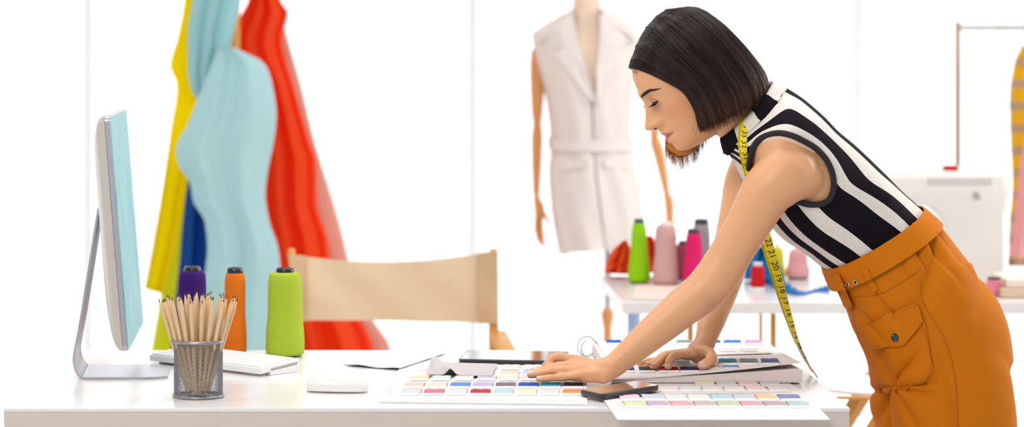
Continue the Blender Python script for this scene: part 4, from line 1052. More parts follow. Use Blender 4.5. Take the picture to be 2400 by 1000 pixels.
# tint: lips, blush, elbow, knuckles, as the skin's own colour
d = (co-np.array(HO))/U_; f_ = d@np.array(Ff); l_ = d@np.array(Ll); u_ = d@np.array(Uu)
gz = lambda x, s: np.exp(-(x/s)**2)
lipm = (np.abs(l_) < 21)*(f_ > 112)
lipshape_up = (u_ > -70.5)*(u_ < -59.5-.12*np.abs(l_)**1.05*.5+2.2*gz(np.abs(l_)-7, 5)-0)
lipshape_lo = (u_ <= -68)*(u_ > -81+.024*l_**2)
lp = np.clip(lipm*(lipshape_up | lipshape_lo)*1., 0, 1)
blush = gz(np.abs(l_)-56, 22)*gz(u_+22, 26)*(f_ > 0)
T_ = np.zeros((nv, 3), dtype=np.float32); T_[:, 0] = lp; T_[:, 1] = np.clip(blush, 0, 1)
def pxd(x, y, dy, sg):
    c = np.array(Q(x, y, dy)); return np.exp(-(((co-c)**2).sum(1))/(sg*U_)**2)
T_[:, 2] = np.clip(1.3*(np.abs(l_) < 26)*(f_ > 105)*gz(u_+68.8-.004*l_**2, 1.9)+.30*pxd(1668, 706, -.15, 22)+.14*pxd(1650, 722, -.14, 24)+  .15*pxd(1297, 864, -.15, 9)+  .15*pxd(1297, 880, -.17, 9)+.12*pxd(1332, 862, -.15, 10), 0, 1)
body_bvh = BVHTree.FromPolygons([Vector(c) for c in co], [tuple(p.vertices) for p in bmesh_body.polygons])
g = G(); g.V = co.tolist(); g.F = [tuple(p.vertices) for p in bmesh_body.polygons]; g.A = [tuple(a) for a in T_]
g.A[0] = (1e-6, 0, 0)
skin = mat('skin', (.76, .42, .23), .42, sub=.10, bump=((900, 900, 900), .06, 'noise'))
nt = skin.node_tree; n = nt.nodes; L = nt.links; b = n['Principled BSDF']
at = n.new('ShaderNodeAttribute'); at.attribute_name = 'sv'; sp = n.new('ShaderNodeSeparateXYZ'); L.new(at.outputs['Vector'], sp.inputs[0])
m1 = n.new('ShaderNodeMix'); m1.data_type = 'RGBA'; m1.inputs['A'].default_value = (.78, .42, .225, 1); m1.inputs['B'].default_value = (.74, .27, .15, 1)
mf = n.new('ShaderNodeMath'); mf.operation = 'MULTIPLY'; mf.inputs[1].default_value = .6; L.new(sp.outputs['Y'], mf.inputs[0]); L.new(mf.outputs[0], m1.inputs['Factor'])
m2 = n.new('ShaderNodeMix'); m2.data_type = 'RGBA'; m2.inputs['B'].default_value = (.58, .17, .14, 1)
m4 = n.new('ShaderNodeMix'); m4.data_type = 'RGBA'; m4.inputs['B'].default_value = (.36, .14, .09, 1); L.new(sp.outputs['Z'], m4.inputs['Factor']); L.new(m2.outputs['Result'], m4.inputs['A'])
L.new(sp.outputs['X'], m2.inputs['Factor']); L.new(m1.outputs['Result'], m2.inputs['A']); L.new(m4.outputs['Result'], b.inputs['Base Color'])
woman = mk('person', g, skin, label='woman leaning on the table in a striped sleeveless top and mustard trousers', cat='person', auto=0)
def raybody(px, py, bvh=None, off=.001):
    bvh = bvh or body_bvh; o = Vector((0, 0, HC)); dd = (W(px, py, 6)-o).normalized(); h = bvh.ray_cast(o, dd)
    return (h[0]+h[1]*off*(-1 if h[1].dot(dd) > 0 else 1), h[1]) if h[0] is not None else (None, None)

# eyes, brows, lashes
eyew = mat('eye white', (.75, .72, .70), .15, coat=.5); iris = mat('dark brown iris', (.018, .010, .007), .1, coat=.6)
lash = mat('black lashes', (.008, .006, .006), .6); browm = mat('dark brown eyebrow hair', (.022, .013, .010), .8)
for sx in (1, -1):
    c = Hh(108, sx*32, 18)
    def E(az, el, r=16.2): # az: towards outer side, el up, in the head frame
        return c+(Ff*math.cos(az)*math.cos(el)+Ll*math.sin(az)*math.cos(el)+Uu*math.sin(el))*r*U_
    def patch(fa, fb, a0, a1, r, n=16, m=4):
        rows = [[E(a, fb(a)+(fa(a)-fb(a))*j/m, r) for a in np.linspace(a0, a1, n)] for j in range(m+1)]
        bk = [[c+(p-c)*.93 for p in r_] for r_ in rows]
        return G().loft([r_+q[::-1] for r_, q in zip(rows, bk)])
    up = lambda a: math.radians(-5)-.12*(a-.15)**2; lo = lambda a: math.radians(-31)+.34*(a-.1)**2
    a0, a1 = (-.60, 1.0) if sx > 0 else (-1.0, .60)
    mk('eye', patch(up, lo, a0, a1, 16.1), eyew, woman)
    o = mk('iris', patch(lambda a: up(a), lambda a: lo(a)*.95, -.18*1+(.08*sx), .30+(.08*sx), 16.5, 10), iris, woman)
    g = G()
    g.tube([E(a, up(a)+.03, 16.9) for a in np.linspace(a0, a1, 14)], [1.7*U_]*14, 6)
    for k in range(17):
        a = a0+(a1-a0)*k/16; side = (a*sx)
        p0 = E(a, up(a)+.02, 17); out = (p0-c).normalized()
        p1 = p0+(Ff*7+out*2-Uu*3.5)*U_+Ll*(.5*a*5)*U_; p2 = p1+(Ff*6+out*1.5+Uu*.6)*U_+Ll*(.5*a*5)*U_
        g.tube(sample([p0, p1, p2], 6), [1.0*U_, .95*U_, .85*U_, .7*U_, .5*U_, .2*U_], 5)
    mk('eyelashes', g, lash, woman)
    g = G(); g.tube([E(a, .42-.25*(a-.1)**2, 16.2) for a in np.linspace(a0, a1, 12)], [.55*U_]*12, 5)
    mk('lid_crease', g, mat('lid crease brown', (.34, .15, .09), .7), woman)
# near eyebrow as a tapered strip following the brow
def strip(pts, widths, name, m_, par, off=.0008, n=18, bvh=None, th=.0008):
    P, R = sampleR([Vector((x, y, 0)) for x, y in pts], widths, n); rows = []
    for i, p in enumerate(P):
        t_ = (P[min(i+1, n-1)]-P[max(i-1, 0)]).normalized(); nn_ = Vector((-t_.y, t_.x, 0)); r = []
        for s in (-1, -.5, 0, .5, 1):
            q = p+nn_*R[i]*s; h, nr = raybody(q.x, q.y, bvh, off); r.append(h)
        if all(h is not None for h in r): rows.append(r)
    if len(rows) < 3: return None
    g = G(); bk = [[h+Vector((0, th, 0)) for h in r] for r in rows]
    g.loft([r+b_[::-1] for r, b_ in zip(rows, bk)])
    return mk(name, g, m_, par, auto=0)
def Hpx(f, l, u): return proj(Hh(f, l, u))
def shell(fn, n, name, m_, par):   # strip on the head surface from head coords (f from headpt)
    rows = []
    for i in range(n):
        u, l, w = fn(i/(n-1)); r = []
        for s in (-1, 0, 1):
            best = None
            uu = u+w*s
            for k in range(0, 120):
                th = k/119*1.4*(1 if l > 0 else -1); f, ll = headpt(th, uu)
                if best is None or abs(ll-l) < best[0]: best = (abs(ll-l), f, ll)
            r.append(Hh(best[1]+1.4, l, uu))
        rows.append(r)
    bk = [[p-Ff*2.2*U_ for p in r] for r in rows]
    mk(name, G().loft([r+b_[::-1] for r, b_ in zip(rows, bk)]), m_, par, auto=0)
for sx in (1, -1):
    shell(lambda v: (41+5.5*math.sin(min(1, v*1.15)*PI*.62)-8*max(0, v-.66)/.34*.9, sx*(12+47*v), .5+3.3*(math.sin(PI*min(1, .12+v*.9))**.7)), 26, 'eyebrow', browm, woman)
# nostril shade cavity
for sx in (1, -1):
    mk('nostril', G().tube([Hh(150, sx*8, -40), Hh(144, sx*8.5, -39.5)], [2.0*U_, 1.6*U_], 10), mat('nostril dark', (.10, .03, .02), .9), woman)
# finger nails
nailm = mat('finger nail', (.80, .50, .42), .22, coat=.4)
for k, (P, R) in tips.items():
    d_ = (P[-1]-P[-3]).normalized()
    if k.startswith('far_thumb'): upv = Vector((-.3, -.9, .45))
    elif k.startswith('far'): upv = Vector((-.55, -.35, .75))
    elif k == 'near_pinky': upv = Vector((-.1, -.55, .8))
    elif k == 'near_index' or k == 'near_thumb': upv = Vector((-.5, .2, .8))
    else: upv = Vector((-.1, -.4, .9))
    upv = (upv-d_*upv.dot(d_)).normalized(); sd = d_.cross(upv); r = R[-1]; c = P[-1]-d_*r*.15; rows = []
    for j in range(7):
        s = -1+j/3; ww = .62*r*(1-.25*abs(s)**3) ; row = []
        for i in range(7):
            a = (-1+i/3)*math.radians(48)
            rr = r*1.03
            q = c+d_*(s*r*.78)+(upv*math.cos(a)+sd*math.sin(a))*rr*(1-.06*max(0, s)**2)
            row.append(q)
        rows.append(row)
    bk = [[c+(q-c)*.88 for q in row] for row in rows]
    mk('fingernail', G().loft([a+b_[::-1] for a, b_ in zip(rows, bk)]), nailm, woman, auto=50)

# ------------------------------------------------------------------ hair
fl_px = lambda x, y, l: (locpx(x, y)[0], l, locpx(x, y)[1])
nearc = [
 [(128, 3, 113), (116, 28, 104), (98, 56, 78), (76, 78, 40), (60, 86, 4), (61, 86, -45), (76, 78, -92)],
 [(108, 3, 130), (94, 42, 122), (80, 72, 90), (60, 90, 44), (48, 95, 0), (50, 95, -48), (61, 85, -101)],
 [(62, 3, 163), (52, 54, 150), (42, 86, 104), (28, 101, 48), (20, 106, -4), (22, 106, -55), (33, 95, -109)],
 [(14, 3, 181), (0, 54, 166), (-12, 90, 116), (-22, 107, 52), (-28, 112, -4), (-27, 112, -60), (-14, 99, -112)],
 [(-16, 2, 183), (-48, 48, 164), (-68, 80, 114), (-78, 97, 52), (-83, 103, -4), (-83, 102, -60), (-68, 92, -114)],
 [(-22, 1, 181), (-74, 28, 152), (-101, 46, 102), (-115, 57, 46), (-123, 62, -8), (-126, 62, -62), (-112, 56, -110)],
 [(-24, 0, 180), (-82, 0, 150), (-109, 0, 90), (-123, 0, 30), (-131, 0, -25), (-134, 0, -68), (-126, 0, -104)]]
farc = [[(f, -l, u) for f, l, u in c] for c in nearc]
# the far side swings free of the face and hangs straight down
farc[0][3:] = [(86, -84, 45), (92, -90, 0), (112, -88, -62), fl_px(1572, 370, -84)]
farc[1][4:] = [(64, -98, 0), (86, -96, -62), fl_px(1604, 402, -88)]
farc[2][4:] = [(36, -106, -4), (52, -104, -70), fl_px(1642, 392, -92)]
farc[3][5:] = [(-12, -110, -64), fl_px(1672, 346, -94)]
cols = nearc+farc[:-1][::-1]                     # near front -> back -> far front
CA = np.array(cols, dtype=float)                 # (13, 7, 3)
def hairpt(s, t_):
    k = np.array([crom(CA[i], t_) for i in range(13)]); return crom(k, s)
import functools
NS, NTT = 120, 26
grid = np.zeros((NTT+1, NS+1, 3))
for j in range(NTT+1):
    k = np.array([crom(CA[i], j/NTT) for i in range(13)])
    for i in range(NS+1): grid[j, i] = crom(k, i/NS)
def gridpt(s, t_):
    x = min(max(s, 0), 1)*NS; y = min(max(t_, 0), 1)*NTT; i = min(int(x), NS-1); j = min(int(y), NTT-1); a = x-i; b_ = y-j
    return grid[j, i]*(1-a)*(1-b_)+grid[j, i+1]*a*(1-b_)+grid[j+1, i]*(1-a)*b_+grid[j+1, i+1]*a*b_
g = G(); V = []; A = []
for lay, sh in ((0, 1.0), (1, .90)):
    for j in range(NTT+1):
        for i in range(NS+1):
            p = gridpt(i/NS, j/NTT*(.96 if i < 72 else .955))
            cen = np.array([-10, 0, min(60, max(-110, p[2]*.8))])
            rip = 1+.010*math.sin(i*2.3+j*.25)+.008*math.sin(i*5.1+1)+.010*math.sin(i*.8+j*.12)
            p = cen+(p-cen)*(sh*rip if lay == 0 else sh)
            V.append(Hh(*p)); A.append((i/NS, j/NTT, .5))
K = (NTT+1)*(NS+1); Fc = []
for j in range(NTT):
    for i in range(NS):
        a = j*(NS+1)+i; Fc.append((a, a+1, a+NS+2, a+NS+1)); Fc.append((a+K, a+NS+1+K, a+NS+2+K, a+1+K))
bd = [i for i in range(NS+1)]+[j*(NS+1)+NS for j in range(1, NTT+1)]+[NTT*(NS+1)+i for i in range(NS-1, -1, -1)]+[j*(NS+1) for j in range(NTT-1, 0, -1)]
for k in range(len(bd)):
    a, b_ = bd[k], bd[(k+1) % len(bd)]; Fc.append((a, b_, b_+K, a+K))
g.add(V, Fc, A)
rg_ = random.Random(11)
for k in range(6500):
    s = rg_.random(); t0 = 0 if rg_.random() < .65 else rg_.uniform(0, .5); t1 = rg_.uniform(.93, 1.0) if s < .62 else rg_.uniform(.92, 1.0); off = rg_.uniform(.965, 1.026); w1 = rg_.uniform(-.012, .012); ph = rg_.uniform(0, 6); fr = rg_.uniform(2, 5)
    fly = rg_.random() < .03
    n_ = 18; pts = []
    for i in range(n_):
        t_ = t0+(t1-t0)*i/(n_-1); ss = s+w1*math.sin(t_*fr+ph)+(rg_.uniform(-.001, .001))
        p = gridpt(ss, t_); cen = np.array([-10, 0, min(60, max(-110, p[2]*.8))])
        o_ = 1+(off-1)*min(1, t_*5)+(.03*math.sin(t_*3+ph)*t_ if fly else 0)+.006*math.sin(t_*fr*1.7+ph)
        p = cen+(p-cen)*o_; 
        if t1 > .93 and i == n_-1: p = p+np.array([0, 0, -rg_.uniform(0, 5)])
        pts.append(Hh(*p))
    if t0 > 0: pass
    r = rg_.uniform(.3, .75)*U_
    rr = [r*(.5+.5*min(1, i/3))*(1 if i < n_-4 else 1-.8*(i-(n_-5))/4) for i in range(n_)]
    rv = min(1, max(0, rg_.gauss(.40+.22*math.sin(s*95)+.12*math.sin(s*211), .16))); o0 = len(g.V)
    g.tube(pts, rr, 3, cap=None)
    for q in range(o0, len(g.V)):
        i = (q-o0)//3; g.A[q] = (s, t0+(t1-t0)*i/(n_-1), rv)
# wisps along the hairline and before the ear
for k in range(26):
    s0 = rg_.uniform(.0, .02); dx = rg_.uniform(-4, 10)
    a = rg_.uniform(0, 1)
    P0 = np.array([128-40*a, 6+40*a, 112-25*a]); P3 = P0+np.array([-60+rg_.uniform(-10, 10), 26, -45+rg_.uniform(-20, 8)]); P1 = P0+np.array([-6, 16, -16-rg_.uniform(0, 14)])
    pts = [Hh(*crom([P0, P1, P3], i/9)) for i in range(10)]
    # keep just outside the face
    pts = [p+Ll*2*U_ for p in pts]
    o0 = len(g.V); g.tube(pts, [.35*U_]*10, 3, cap=None)
    for q in range(o0, len(g.V)): g.A[q] = (s0, .4, .3)
for x0, y0, x1, y1, x2, y2 in ((1605, 225, 1612, 270, 1606, 312), (1607, 228, 1616, 280, 1613, 316)):
    pts = [Hh(*crom([fl_px(x0, y0, 92), fl_px(x1, y1, 90), fl_px(x2, y2, 84)], i/11)) for i in range(12)]
    o0 = len(g.V); g.tube(pts, [.4*U_]*12, 3, cap=None)
    for q in range(o0, len(g.V)): g.A[q] = (.01, .5, .3)
hm = bpy.data.materials.new('dark brown hair'); hm.use_nodes = True; nt = hm.node_tree; n = nt.nodes; L = nt.links; b = n['Principled BSDF']
b.inputs['Roughness'].default_value = .33; b.inputs['Specular IOR Level'].default_value = .35
at = n.new('ShaderNodeAttribute'); at.attribute_name = 'sv'; sp = n.new('ShaderNodeSeparateXYZ'); L.new(at.outputs['Vector'], sp.inputs[0])
cr = n.new('ShaderNodeValToRGB'); cr.color_ramp.elements[0].position = .0; cr.color_ramp.elements[0].color = (.016, .0075, .0085, 1)
cr.color_ramp.elements[1].position = 1.; cr.color_ramp.elements[1].color = (.085, .040, .022, 1)
e5 = cr.color_ramp.elements.new(.72); e5.color = (.026, .012, .011, 1)
L.new(sp.outputs['Y'], cr.inputs[0])
# dyed ends on the far lock, with its backlit glow put into the colour
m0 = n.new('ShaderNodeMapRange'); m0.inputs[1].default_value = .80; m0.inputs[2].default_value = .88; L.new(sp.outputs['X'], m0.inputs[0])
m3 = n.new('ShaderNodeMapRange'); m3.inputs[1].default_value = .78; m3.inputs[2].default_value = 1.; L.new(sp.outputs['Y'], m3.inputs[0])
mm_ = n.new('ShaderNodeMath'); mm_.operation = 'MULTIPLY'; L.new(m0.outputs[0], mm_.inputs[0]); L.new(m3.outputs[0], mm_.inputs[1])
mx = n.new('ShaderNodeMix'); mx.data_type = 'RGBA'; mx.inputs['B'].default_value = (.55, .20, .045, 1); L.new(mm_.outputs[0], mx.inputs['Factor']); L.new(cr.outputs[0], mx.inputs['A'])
hs = n.new('ShaderNodeHueSaturation'); mr = n.new('ShaderNodeMapRange'); mr.inputs[3].default_value = .25; mr.inputs[4].default_value = 2.3; L.new(sp.outputs['Z'], mr.inputs[0]); L.new(mr.outputs[0], hs.inputs['Value'])
L.new(mx.outputs['Result'], hs.inputs['Color']); L.new(hs.outputs[0], b.inputs['Base Color'])
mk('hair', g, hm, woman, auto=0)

# ------------------------------------------------------------------ striped top
NR, NC = 150, 200
V = []; A = []; rings = []
for i in range(NR+1):
    v = i/NR; b, f, h = torso_at(v); r = torsoring(b, f, h, NC, .9)
    for k, p in enumerate(r):
        a = 2*PI*k/NC; c = (1-math.cos(a))/2
        # soft folds at the waist
        rip = .0016*math.sin(c*40+v*9)*max(0, 1-v*5)+.0022*math.sin(c*14+v*14+2)*gs(v-.22, .13)
        p.y += -rip*(1 if math.sin(a) > 0 else -1)*2; p.z += rip
        A.append((c, v, 1 if math.sin(a) > 0 else 0))
    rings.append(r); V += r
shirt_full = BVHTree.FromPolygons(V, [(i*NC+k, i*NC+(k+1) % NC, (i+1)*NC+(k+1) % NC, (i+1)*NC+k) for i in range(NR) for k in range(NC)])
CEDGE = .345
hole = [(1762, 362), (1770, 340), (1790, 322), (1822, 313), (1852, 317), (1884, 331), (1914, 350), (1938, 378), (1951, 410), (1953, 440), (1944, 466), (1924, 477), (1896, 478), (1868, 472), (1838, 478), (1800, 470), (1770, 430), (1758, 392)]
hs_ = [crom(hole+[hole[0]], i/90) for i in range(90)]
HSN = np.array([(p[0], p[1]) for p in hs_])
bl = [(2163, 495), (2098, 431), (2050, 385), (2000, 338), (1962, 306), (1932, 275), (1904, 250), (1880, 230), (1852, 214), (1838, 205), (1822, 232), (1795, 268), (1765, 296), (1735, 322), (1704, 342)]
BLN = np.array([crom(bl, i/160) for i in range(161)])
edge_c = []
for i, p in enumerate(V):
    q = Vector((p.x, 2*YB_-p.y, p.z)) if p.y > YB_ else p
    x, y = proj(q); xy = np.array((x, y)); D = (((((HSN-xy)**2).sum(1)+4)**-2.5).mean())**-.2; Db = (((((BLN-xy)**2).sum(1)+4)**-2.5).mean())**-.2
    c0, v0, s0 = A[i]
    if p.y < YB_ and abs(x-1951) < 12 and abs(y-425) < 12: edge_c.append(c0)
    # signed side of the line through the armhole, upper right positive
    sd_ = ((y-365)*(1950-1760)-(x-1760)*(470-365))/217.; w_ = 1/(1+math.exp(sd_/9.)); w_ *= 1/(1+math.exp((y-440)/12.))
    if y > 520: w_ = 0
    D = max(0, D-14); Db = max(0, Db-8)
    A[i] = (c0*(1-w_)+w_*CEDGE*Db/(D+Db+1e-6), v0, s0)
print('EDGE_C', sum(edge_c)/max(1, len(edge_c)))
def inside(x, y, poly):
    c = False; n_ = len(poly); j = n_-1
    for i in range(n_):
        if (poly[i][1] > y) != (poly[j][1] > y) and x < (poly[j][0]-poly[i][0])*(y-poly[i][1])/(poly[j][1]-poly[i][1])+poly[i][0]: c = not c
        j = i
    return c
Fc = []
for i in range(NR):
    for k in range(NC):
        q = (i*NC+k, i*NC+(k+1) % NC, (i+1)*NC+(k+1) % NC, (i+1)*NC+k)
        m_ = (V[q[0]]+V[q[2]])/2
        if k < NC/2:
            x, y = proj(m_)
            if inside(x, y, hs_): continue
        else:
            # mirrored hole for the far arm
            mm2 = Vector((m_.x, 2*YB_-m_.y, m_.z)); x, y = proj(mm2)
            if inside(x, y, hs_): continue
        Fc.append(q)
g = G(); g.add(V, Fc, A)
sm = mat('black and white ribbed knit', (.5, .5, .5), .85, spec=.12)
nt = sm.node_tree; n = nt.nodes; L = nt.links; b = n['Principled BSDF']
at = n.new('ShaderNodeAttribute'); at.attribute_name = 'sv'; sp = n.new('ShaderNodeSeparateXYZ'); L.new(at.outputs['Vector'], sp.inputs[0])
cr = n.new('ShaderNodeValToRGB'); cr.color_ramp.interpolation = 'CONSTANT'
stops = [(0, 0), (.02, 1), (.125, 0), (.24, 1), (.345, 0), (.60, 1), (.715, 0), (.845, 1), (.90, 0), (.955, 1)]
els = cr.color_ramp.elements
WH, BL = (.80, .77, .74, 1), (.007, .006, .010, 1)
els[0].position = 0; els[0].color = BL; els[1].position = stops[1][0]; els[1].color = WH
for p_, w_ in stops[2:]:
    e_ = els.new(p_); e_.color = WH if w_ else BL
nz = n.new('ShaderNodeTexNoise'); nz.inputs['Scale'].default_value = 5; tc = n.new('ShaderNodeTexCoord'); L.new(tc.outputs['Object'], nz.inputs['Vector'])
mA = n.new('ShaderNodeMath'); mA.operation = 'MULTIPLY_ADD'; mA.inputs[1].default_value = .05; mA.inputs[2].default_value = -.025; L.new(nz.outputs[0], mA.inputs[0])
mB = n.new('ShaderNodeMath'); mB.operation = 'ADD'; L.new(mA.outputs[0], mB.inputs[0]); L.new(sp.outputs['X'], mB.inputs[1]); L.new(mB.outputs[0], cr.inputs[0])
L.new(cr.outputs[0], b.inputs['Base Color'])
wv = n.new('ShaderNodeMath'); wv.operation = 'SINE'; mC = n.new('ShaderNodeMath'); mC.operation = 'MULTIPLY'; mC.inputs[1].default_value = 700; L.new(sp.outputs['X'], mC.inputs[0]); L.new(mC.outputs[0], wv.inputs[0])
bp = n.new('ShaderNodeBump'); bp.inputs['Strength'].default_value = .35; bp.inputs['Distance'].default_value = .001; L.new(wv.outputs[0], bp.inputs['Height']); L.new(bp.outputs[0], b.inputs['Normal'])
top = mk('striped_top', g, sm, woman, auto=0)
knitb = mat('black rib trim', (.012, .011, .016), .75, bump=((700, 700, 700), .2, 'noise'))
P = []
for x, y in hs_:
    h, nr = raybody(x, y, shirt_full, .002)
    if h is not None: P.append(h)
g = G()
rings = []
nP = len(P)
for i in range(nP+1):
    p = P[i % nP]; t_ = (P[(i+1) % nP]-P[(i-1) % nP]).normalized(); vdir = Vector((0, -1, 0)); sd = t_.cross(vdir).normalized(); nn_ = sd.cross(t_)
    rings.append([p+sd*math.cos(2*PI*k/10)*.0060+nn_*math.sin(2*PI*k/10)*.0028 for k in range(10)])
mk('armhole_trim', g.loft(rings, cap=False), knitb, top, auto=0)
# edge of a beige undershirt inside the armhole
P = []
for i, (x, y) in enumerate(hs_):
    if 1785 < x < 1915 and y < 352:
        dx, dy = 1850-x, 420-y; l_ = math.hypot(dx, dy); h, nr = raybody(x+dx/l_*9, y+dy/l_*9, body_bvh, .0005)
        if h is not None: P.append(h)
if len(P) > 5:
    m_ = len(P); mk('undershirt', G().tube(P, [.0075*(.3+.7*math.sin(PI*i/(m_-1))) for i in range(m_)], 10, flat=.35, side=(0, -1, 0)), mat('beige undershirt', srgb(238, 214, 192), .8), woman)
# rolled collar standing round the neck
rings = []; A = []
cb, cf = (1822, 203), (1700, 336)
for i, (dx, dy, sc_2, hh) in enumerate(((2, 4, .92, .060), (-8, -8, .95, .062), (-12, -14, .99, .066), (-8, -10, 1.06, .073), (0, 2, 1.14, .082), (6, 10, 1.18, .088), (9, 15, 1.19, .090), (6, 12, 1.14, .084))):
    c = ((cb[0]+cf[0])/2+dx, (cb[1]+cf[1])/2+dy); hx, hy = (cb[0]-cf[0])/2*sc_2, (cb[1]-cf[1])/2*sc_2
    r = torsoring((c[0]+hx, c[1]+hy), (c[0]-hx, c[1]-hy), hh, 100, .95)
    for k in range(100):
        cc = (1-math.cos(2*PI*k/100))/2; A.append((.08 if cc < .22 else .18 if cc < .48 else .29 if cc < .8 else .5, 0, 0))
        if i in (4, 5, 6): r[k].z += .003*math.sin(k*.55+i)
    rings.append(r)
mk('collar', G().loft(rings, cap=False, A=A), sm, top, auto=0)

# ------------------------------------------------------------------ trousers
g = G()
HP = [((2163, 494), (1938, 634), .131), ((2190, 520), (1952, 668), .139), ((2226, 560), (1980, 708), .152), ((2266, 610), (1996, 760), .164), ((2306, 662), (2016, 806), .174), ((2338, 712), (2036, 848), .180), ((2358, 770), (2052, 888), .184), ((2368, 840), (2060, 912), .186)]
def hip_at(v):
    o = crom([(b[0], b[1], f[0], f[1], h) for b, f, h in HP], v); return (o[0], o[1]), (o[2], o[3]), o[4]
g.loft([torsoring(*hip_at(i/30)[:2], hip_at(i/30)[2], 72, .88) for i in range(31)])
def legring(y, xf, xb, yo, hw, n=56):
    c = Q((xf+xb)/2, y, yo); h = (xb-xf)/2*U_
    return [c+Vector((-sgnpow(math.cos(2*PI*k/n), .85)*h, -sgnpow(math.sin(2*PI*k/n), .85)*hw, 0)) for k in range(n)]
for s, rows_ in ((-1, [(830, 2110, 2352, .085), (880, 2100, 2366, .092), (920, 2098, 2372, .096), (1000, 2102, 2379, .10), (1200, 2106, 2386, .104), (1450, 2112, 2392, .11), (1640, 2114, 2396, .115)]),
                 (1, [(830, 2070, 2330, .085), (880, 2052, 2340, .092), (920, 2047, 2340, .096), (1000, 2051, 2340, .10), (1200, 2060, 2345, .104), (1450, 2070, 2350, .11), (1640, 2075, 2355, .115)])):
    rings = []
    for i in range(40):
        y, xf, xb, hw = crom(rows_, i/39); rings.append(legring(y, xf, xb, s*.098, hw))
    g.loft(rings)
me_ = bpy.data.meshes.new('tmp'); me_.from_pydata([tuple(v) for v in g.V], [], g.F)
bm = bmesh.new(); bm.from_mesh(me_); bmesh.ops.recalc_face_normals(bm, faces=list(bm.faces)); bm.to_mesh(me_); bm.free()
ob_ = bpy.data.objects.new('tmp', me_); C.objects.link(ob_)
md = ob_.modifiers.new('r', 'REMESH'); md.mode = 'VOXEL'; md.voxel_size = .0042
md = ob_.modifiers.new('s', 'SMOOTH'); md.factor = .5; md.iterations = 22
tm = bake(ob_)
# folds: gathers under the belt at the back, drapes on the thigh, creases at the hip joint
Vn = [v.normal.copy() for v in tm.vertices]; out = []
dB = Vector((.80, 0, -.60))
for v, nn_ in zip(tm.vertices, Vn):
    p = v.co; px, py = proj(p)
    # distance along the trousers from the waist line (2163,494)-(1938,634)
    wx, wy = 225, -140; Lw = math.hypot(wx, wy); s = ((px-1938)*wx+(py-634)*wy)/Lw/Lw; dn = ((px-1938)*140+(py-634)*225)/Lw
    side = -nn_.y
    a = 0
    gat = math.exp(-((dn-35)/95)**2)*(1/(1+math.exp(-(s-.62)*22)))
    ph = s*36+dn*.004+3*p.y*9
    fs = lambda t_: (1-abs(math.sin(t_)))**1.6-.35        # sharp valley, broad ridge
    wob = 1.2*noise.noise(p*5)
    a -= .020*gat*fs(ph*.55+1.1*math.sin(dn*.015)+wob)
    a += .0035*gat*math.sin(ph*1.3+wob*2)
    a -= .015*gs(dn-170, 130)*fs(px*.020+py*.006+p.y*6+wob)*(1/(1+math.exp(-(px-2165)/12)))
    a -= .012*(1/(1+math.exp(-(py-860)/40)))*fs(px*.022-py*.003+p.y*8+.8+wob*.6)
    ra = math.atan2(py-905, 2098-px+1e-6)                  # creases fanning from the crotch
    rr_ = math.hypot(px-2098, py-905)
    a -= .014*gs(rr_-55, 55)*fs(ra*3.2+wob)*(1 if px < 2200 else 0)
    dd_ = (px*.62-py*.78)                                  # diagonal pull above and below the pocket
    a -= .009*gs(px-2075, 70)*gs(py-735, 60)*fs(dd_*.06+wob)
    a *= 1/(1+math.exp((s-1.0)*30)) if py < 620 else 1-.85/(1+math.exp(-(px-2325)/9))
    a += .0016*noise.noise(p*9)+.0012*noise.noise(p*22)
    out.append(p+nn_*a)
tri = [tuple(p.vertices) for p in tm.polygons]
g = G(); g.V = [tuple(p) for p in out]; g.F = tri; g.A = [(0, 0, 0)]*len(out)
tro_bvh = BVHTree.FromPolygons(out, tri)
must = mat('mustard twill', srgb(203, 115, 2), .8, spec=.2, bump=((1400, 1400, 1400), .15, 'noise'))
trs = mk('trousers', g, must, woman, auto=0)
# belt
rings = []; NB = 120
for k in range(NB+1):
    a = 2*PI*k/NB; r = []
    for v, off in ((-.075, .0035), (-.08, .0065), (.02, .0085), (.165, .0095), (.17, .004)):
        # ring at hip parameter v
        if v < 0:
            o = [np.array(x) for x in ((*HP[0][0], *HP[0][1], HP[0][2]), (*HP[1][0], *HP[1][1], HP[1][2]))]; o = o[0]+(o[0]-o[1])*(-v*8)*.42; b, f, h = (o[0], o[1]), (o[2], o[3]), o[4]
        else: b, f, h = hip_at(v*1.0)
        c = (Q(*b)+Q(*f))/2; ax = (Q(*f)-Q(*b))/2; l0 = ax.length; ax = ax*(1+off/l0)
        widen = 1
        r.append(c+ax*-sgnpow(math.cos(a), .88)+Vector((0, -(h+off)*sgnpow(math.sin(a), .88), 0)))
    rings.append(r)
belt = mk('belt', G().loft(rings, cap=False), must, trs, auto=40)
allb = BVHTree.FromPolygons(out+[Vector(v) for r in rings for v in r], tri+[(len(out)+i*5+j, len(out)+i*5+j+1, len(out)+(i+1)*5+j+1, len(out)+(i+1)*5+j) for i in range(NB) for j in range(4)])
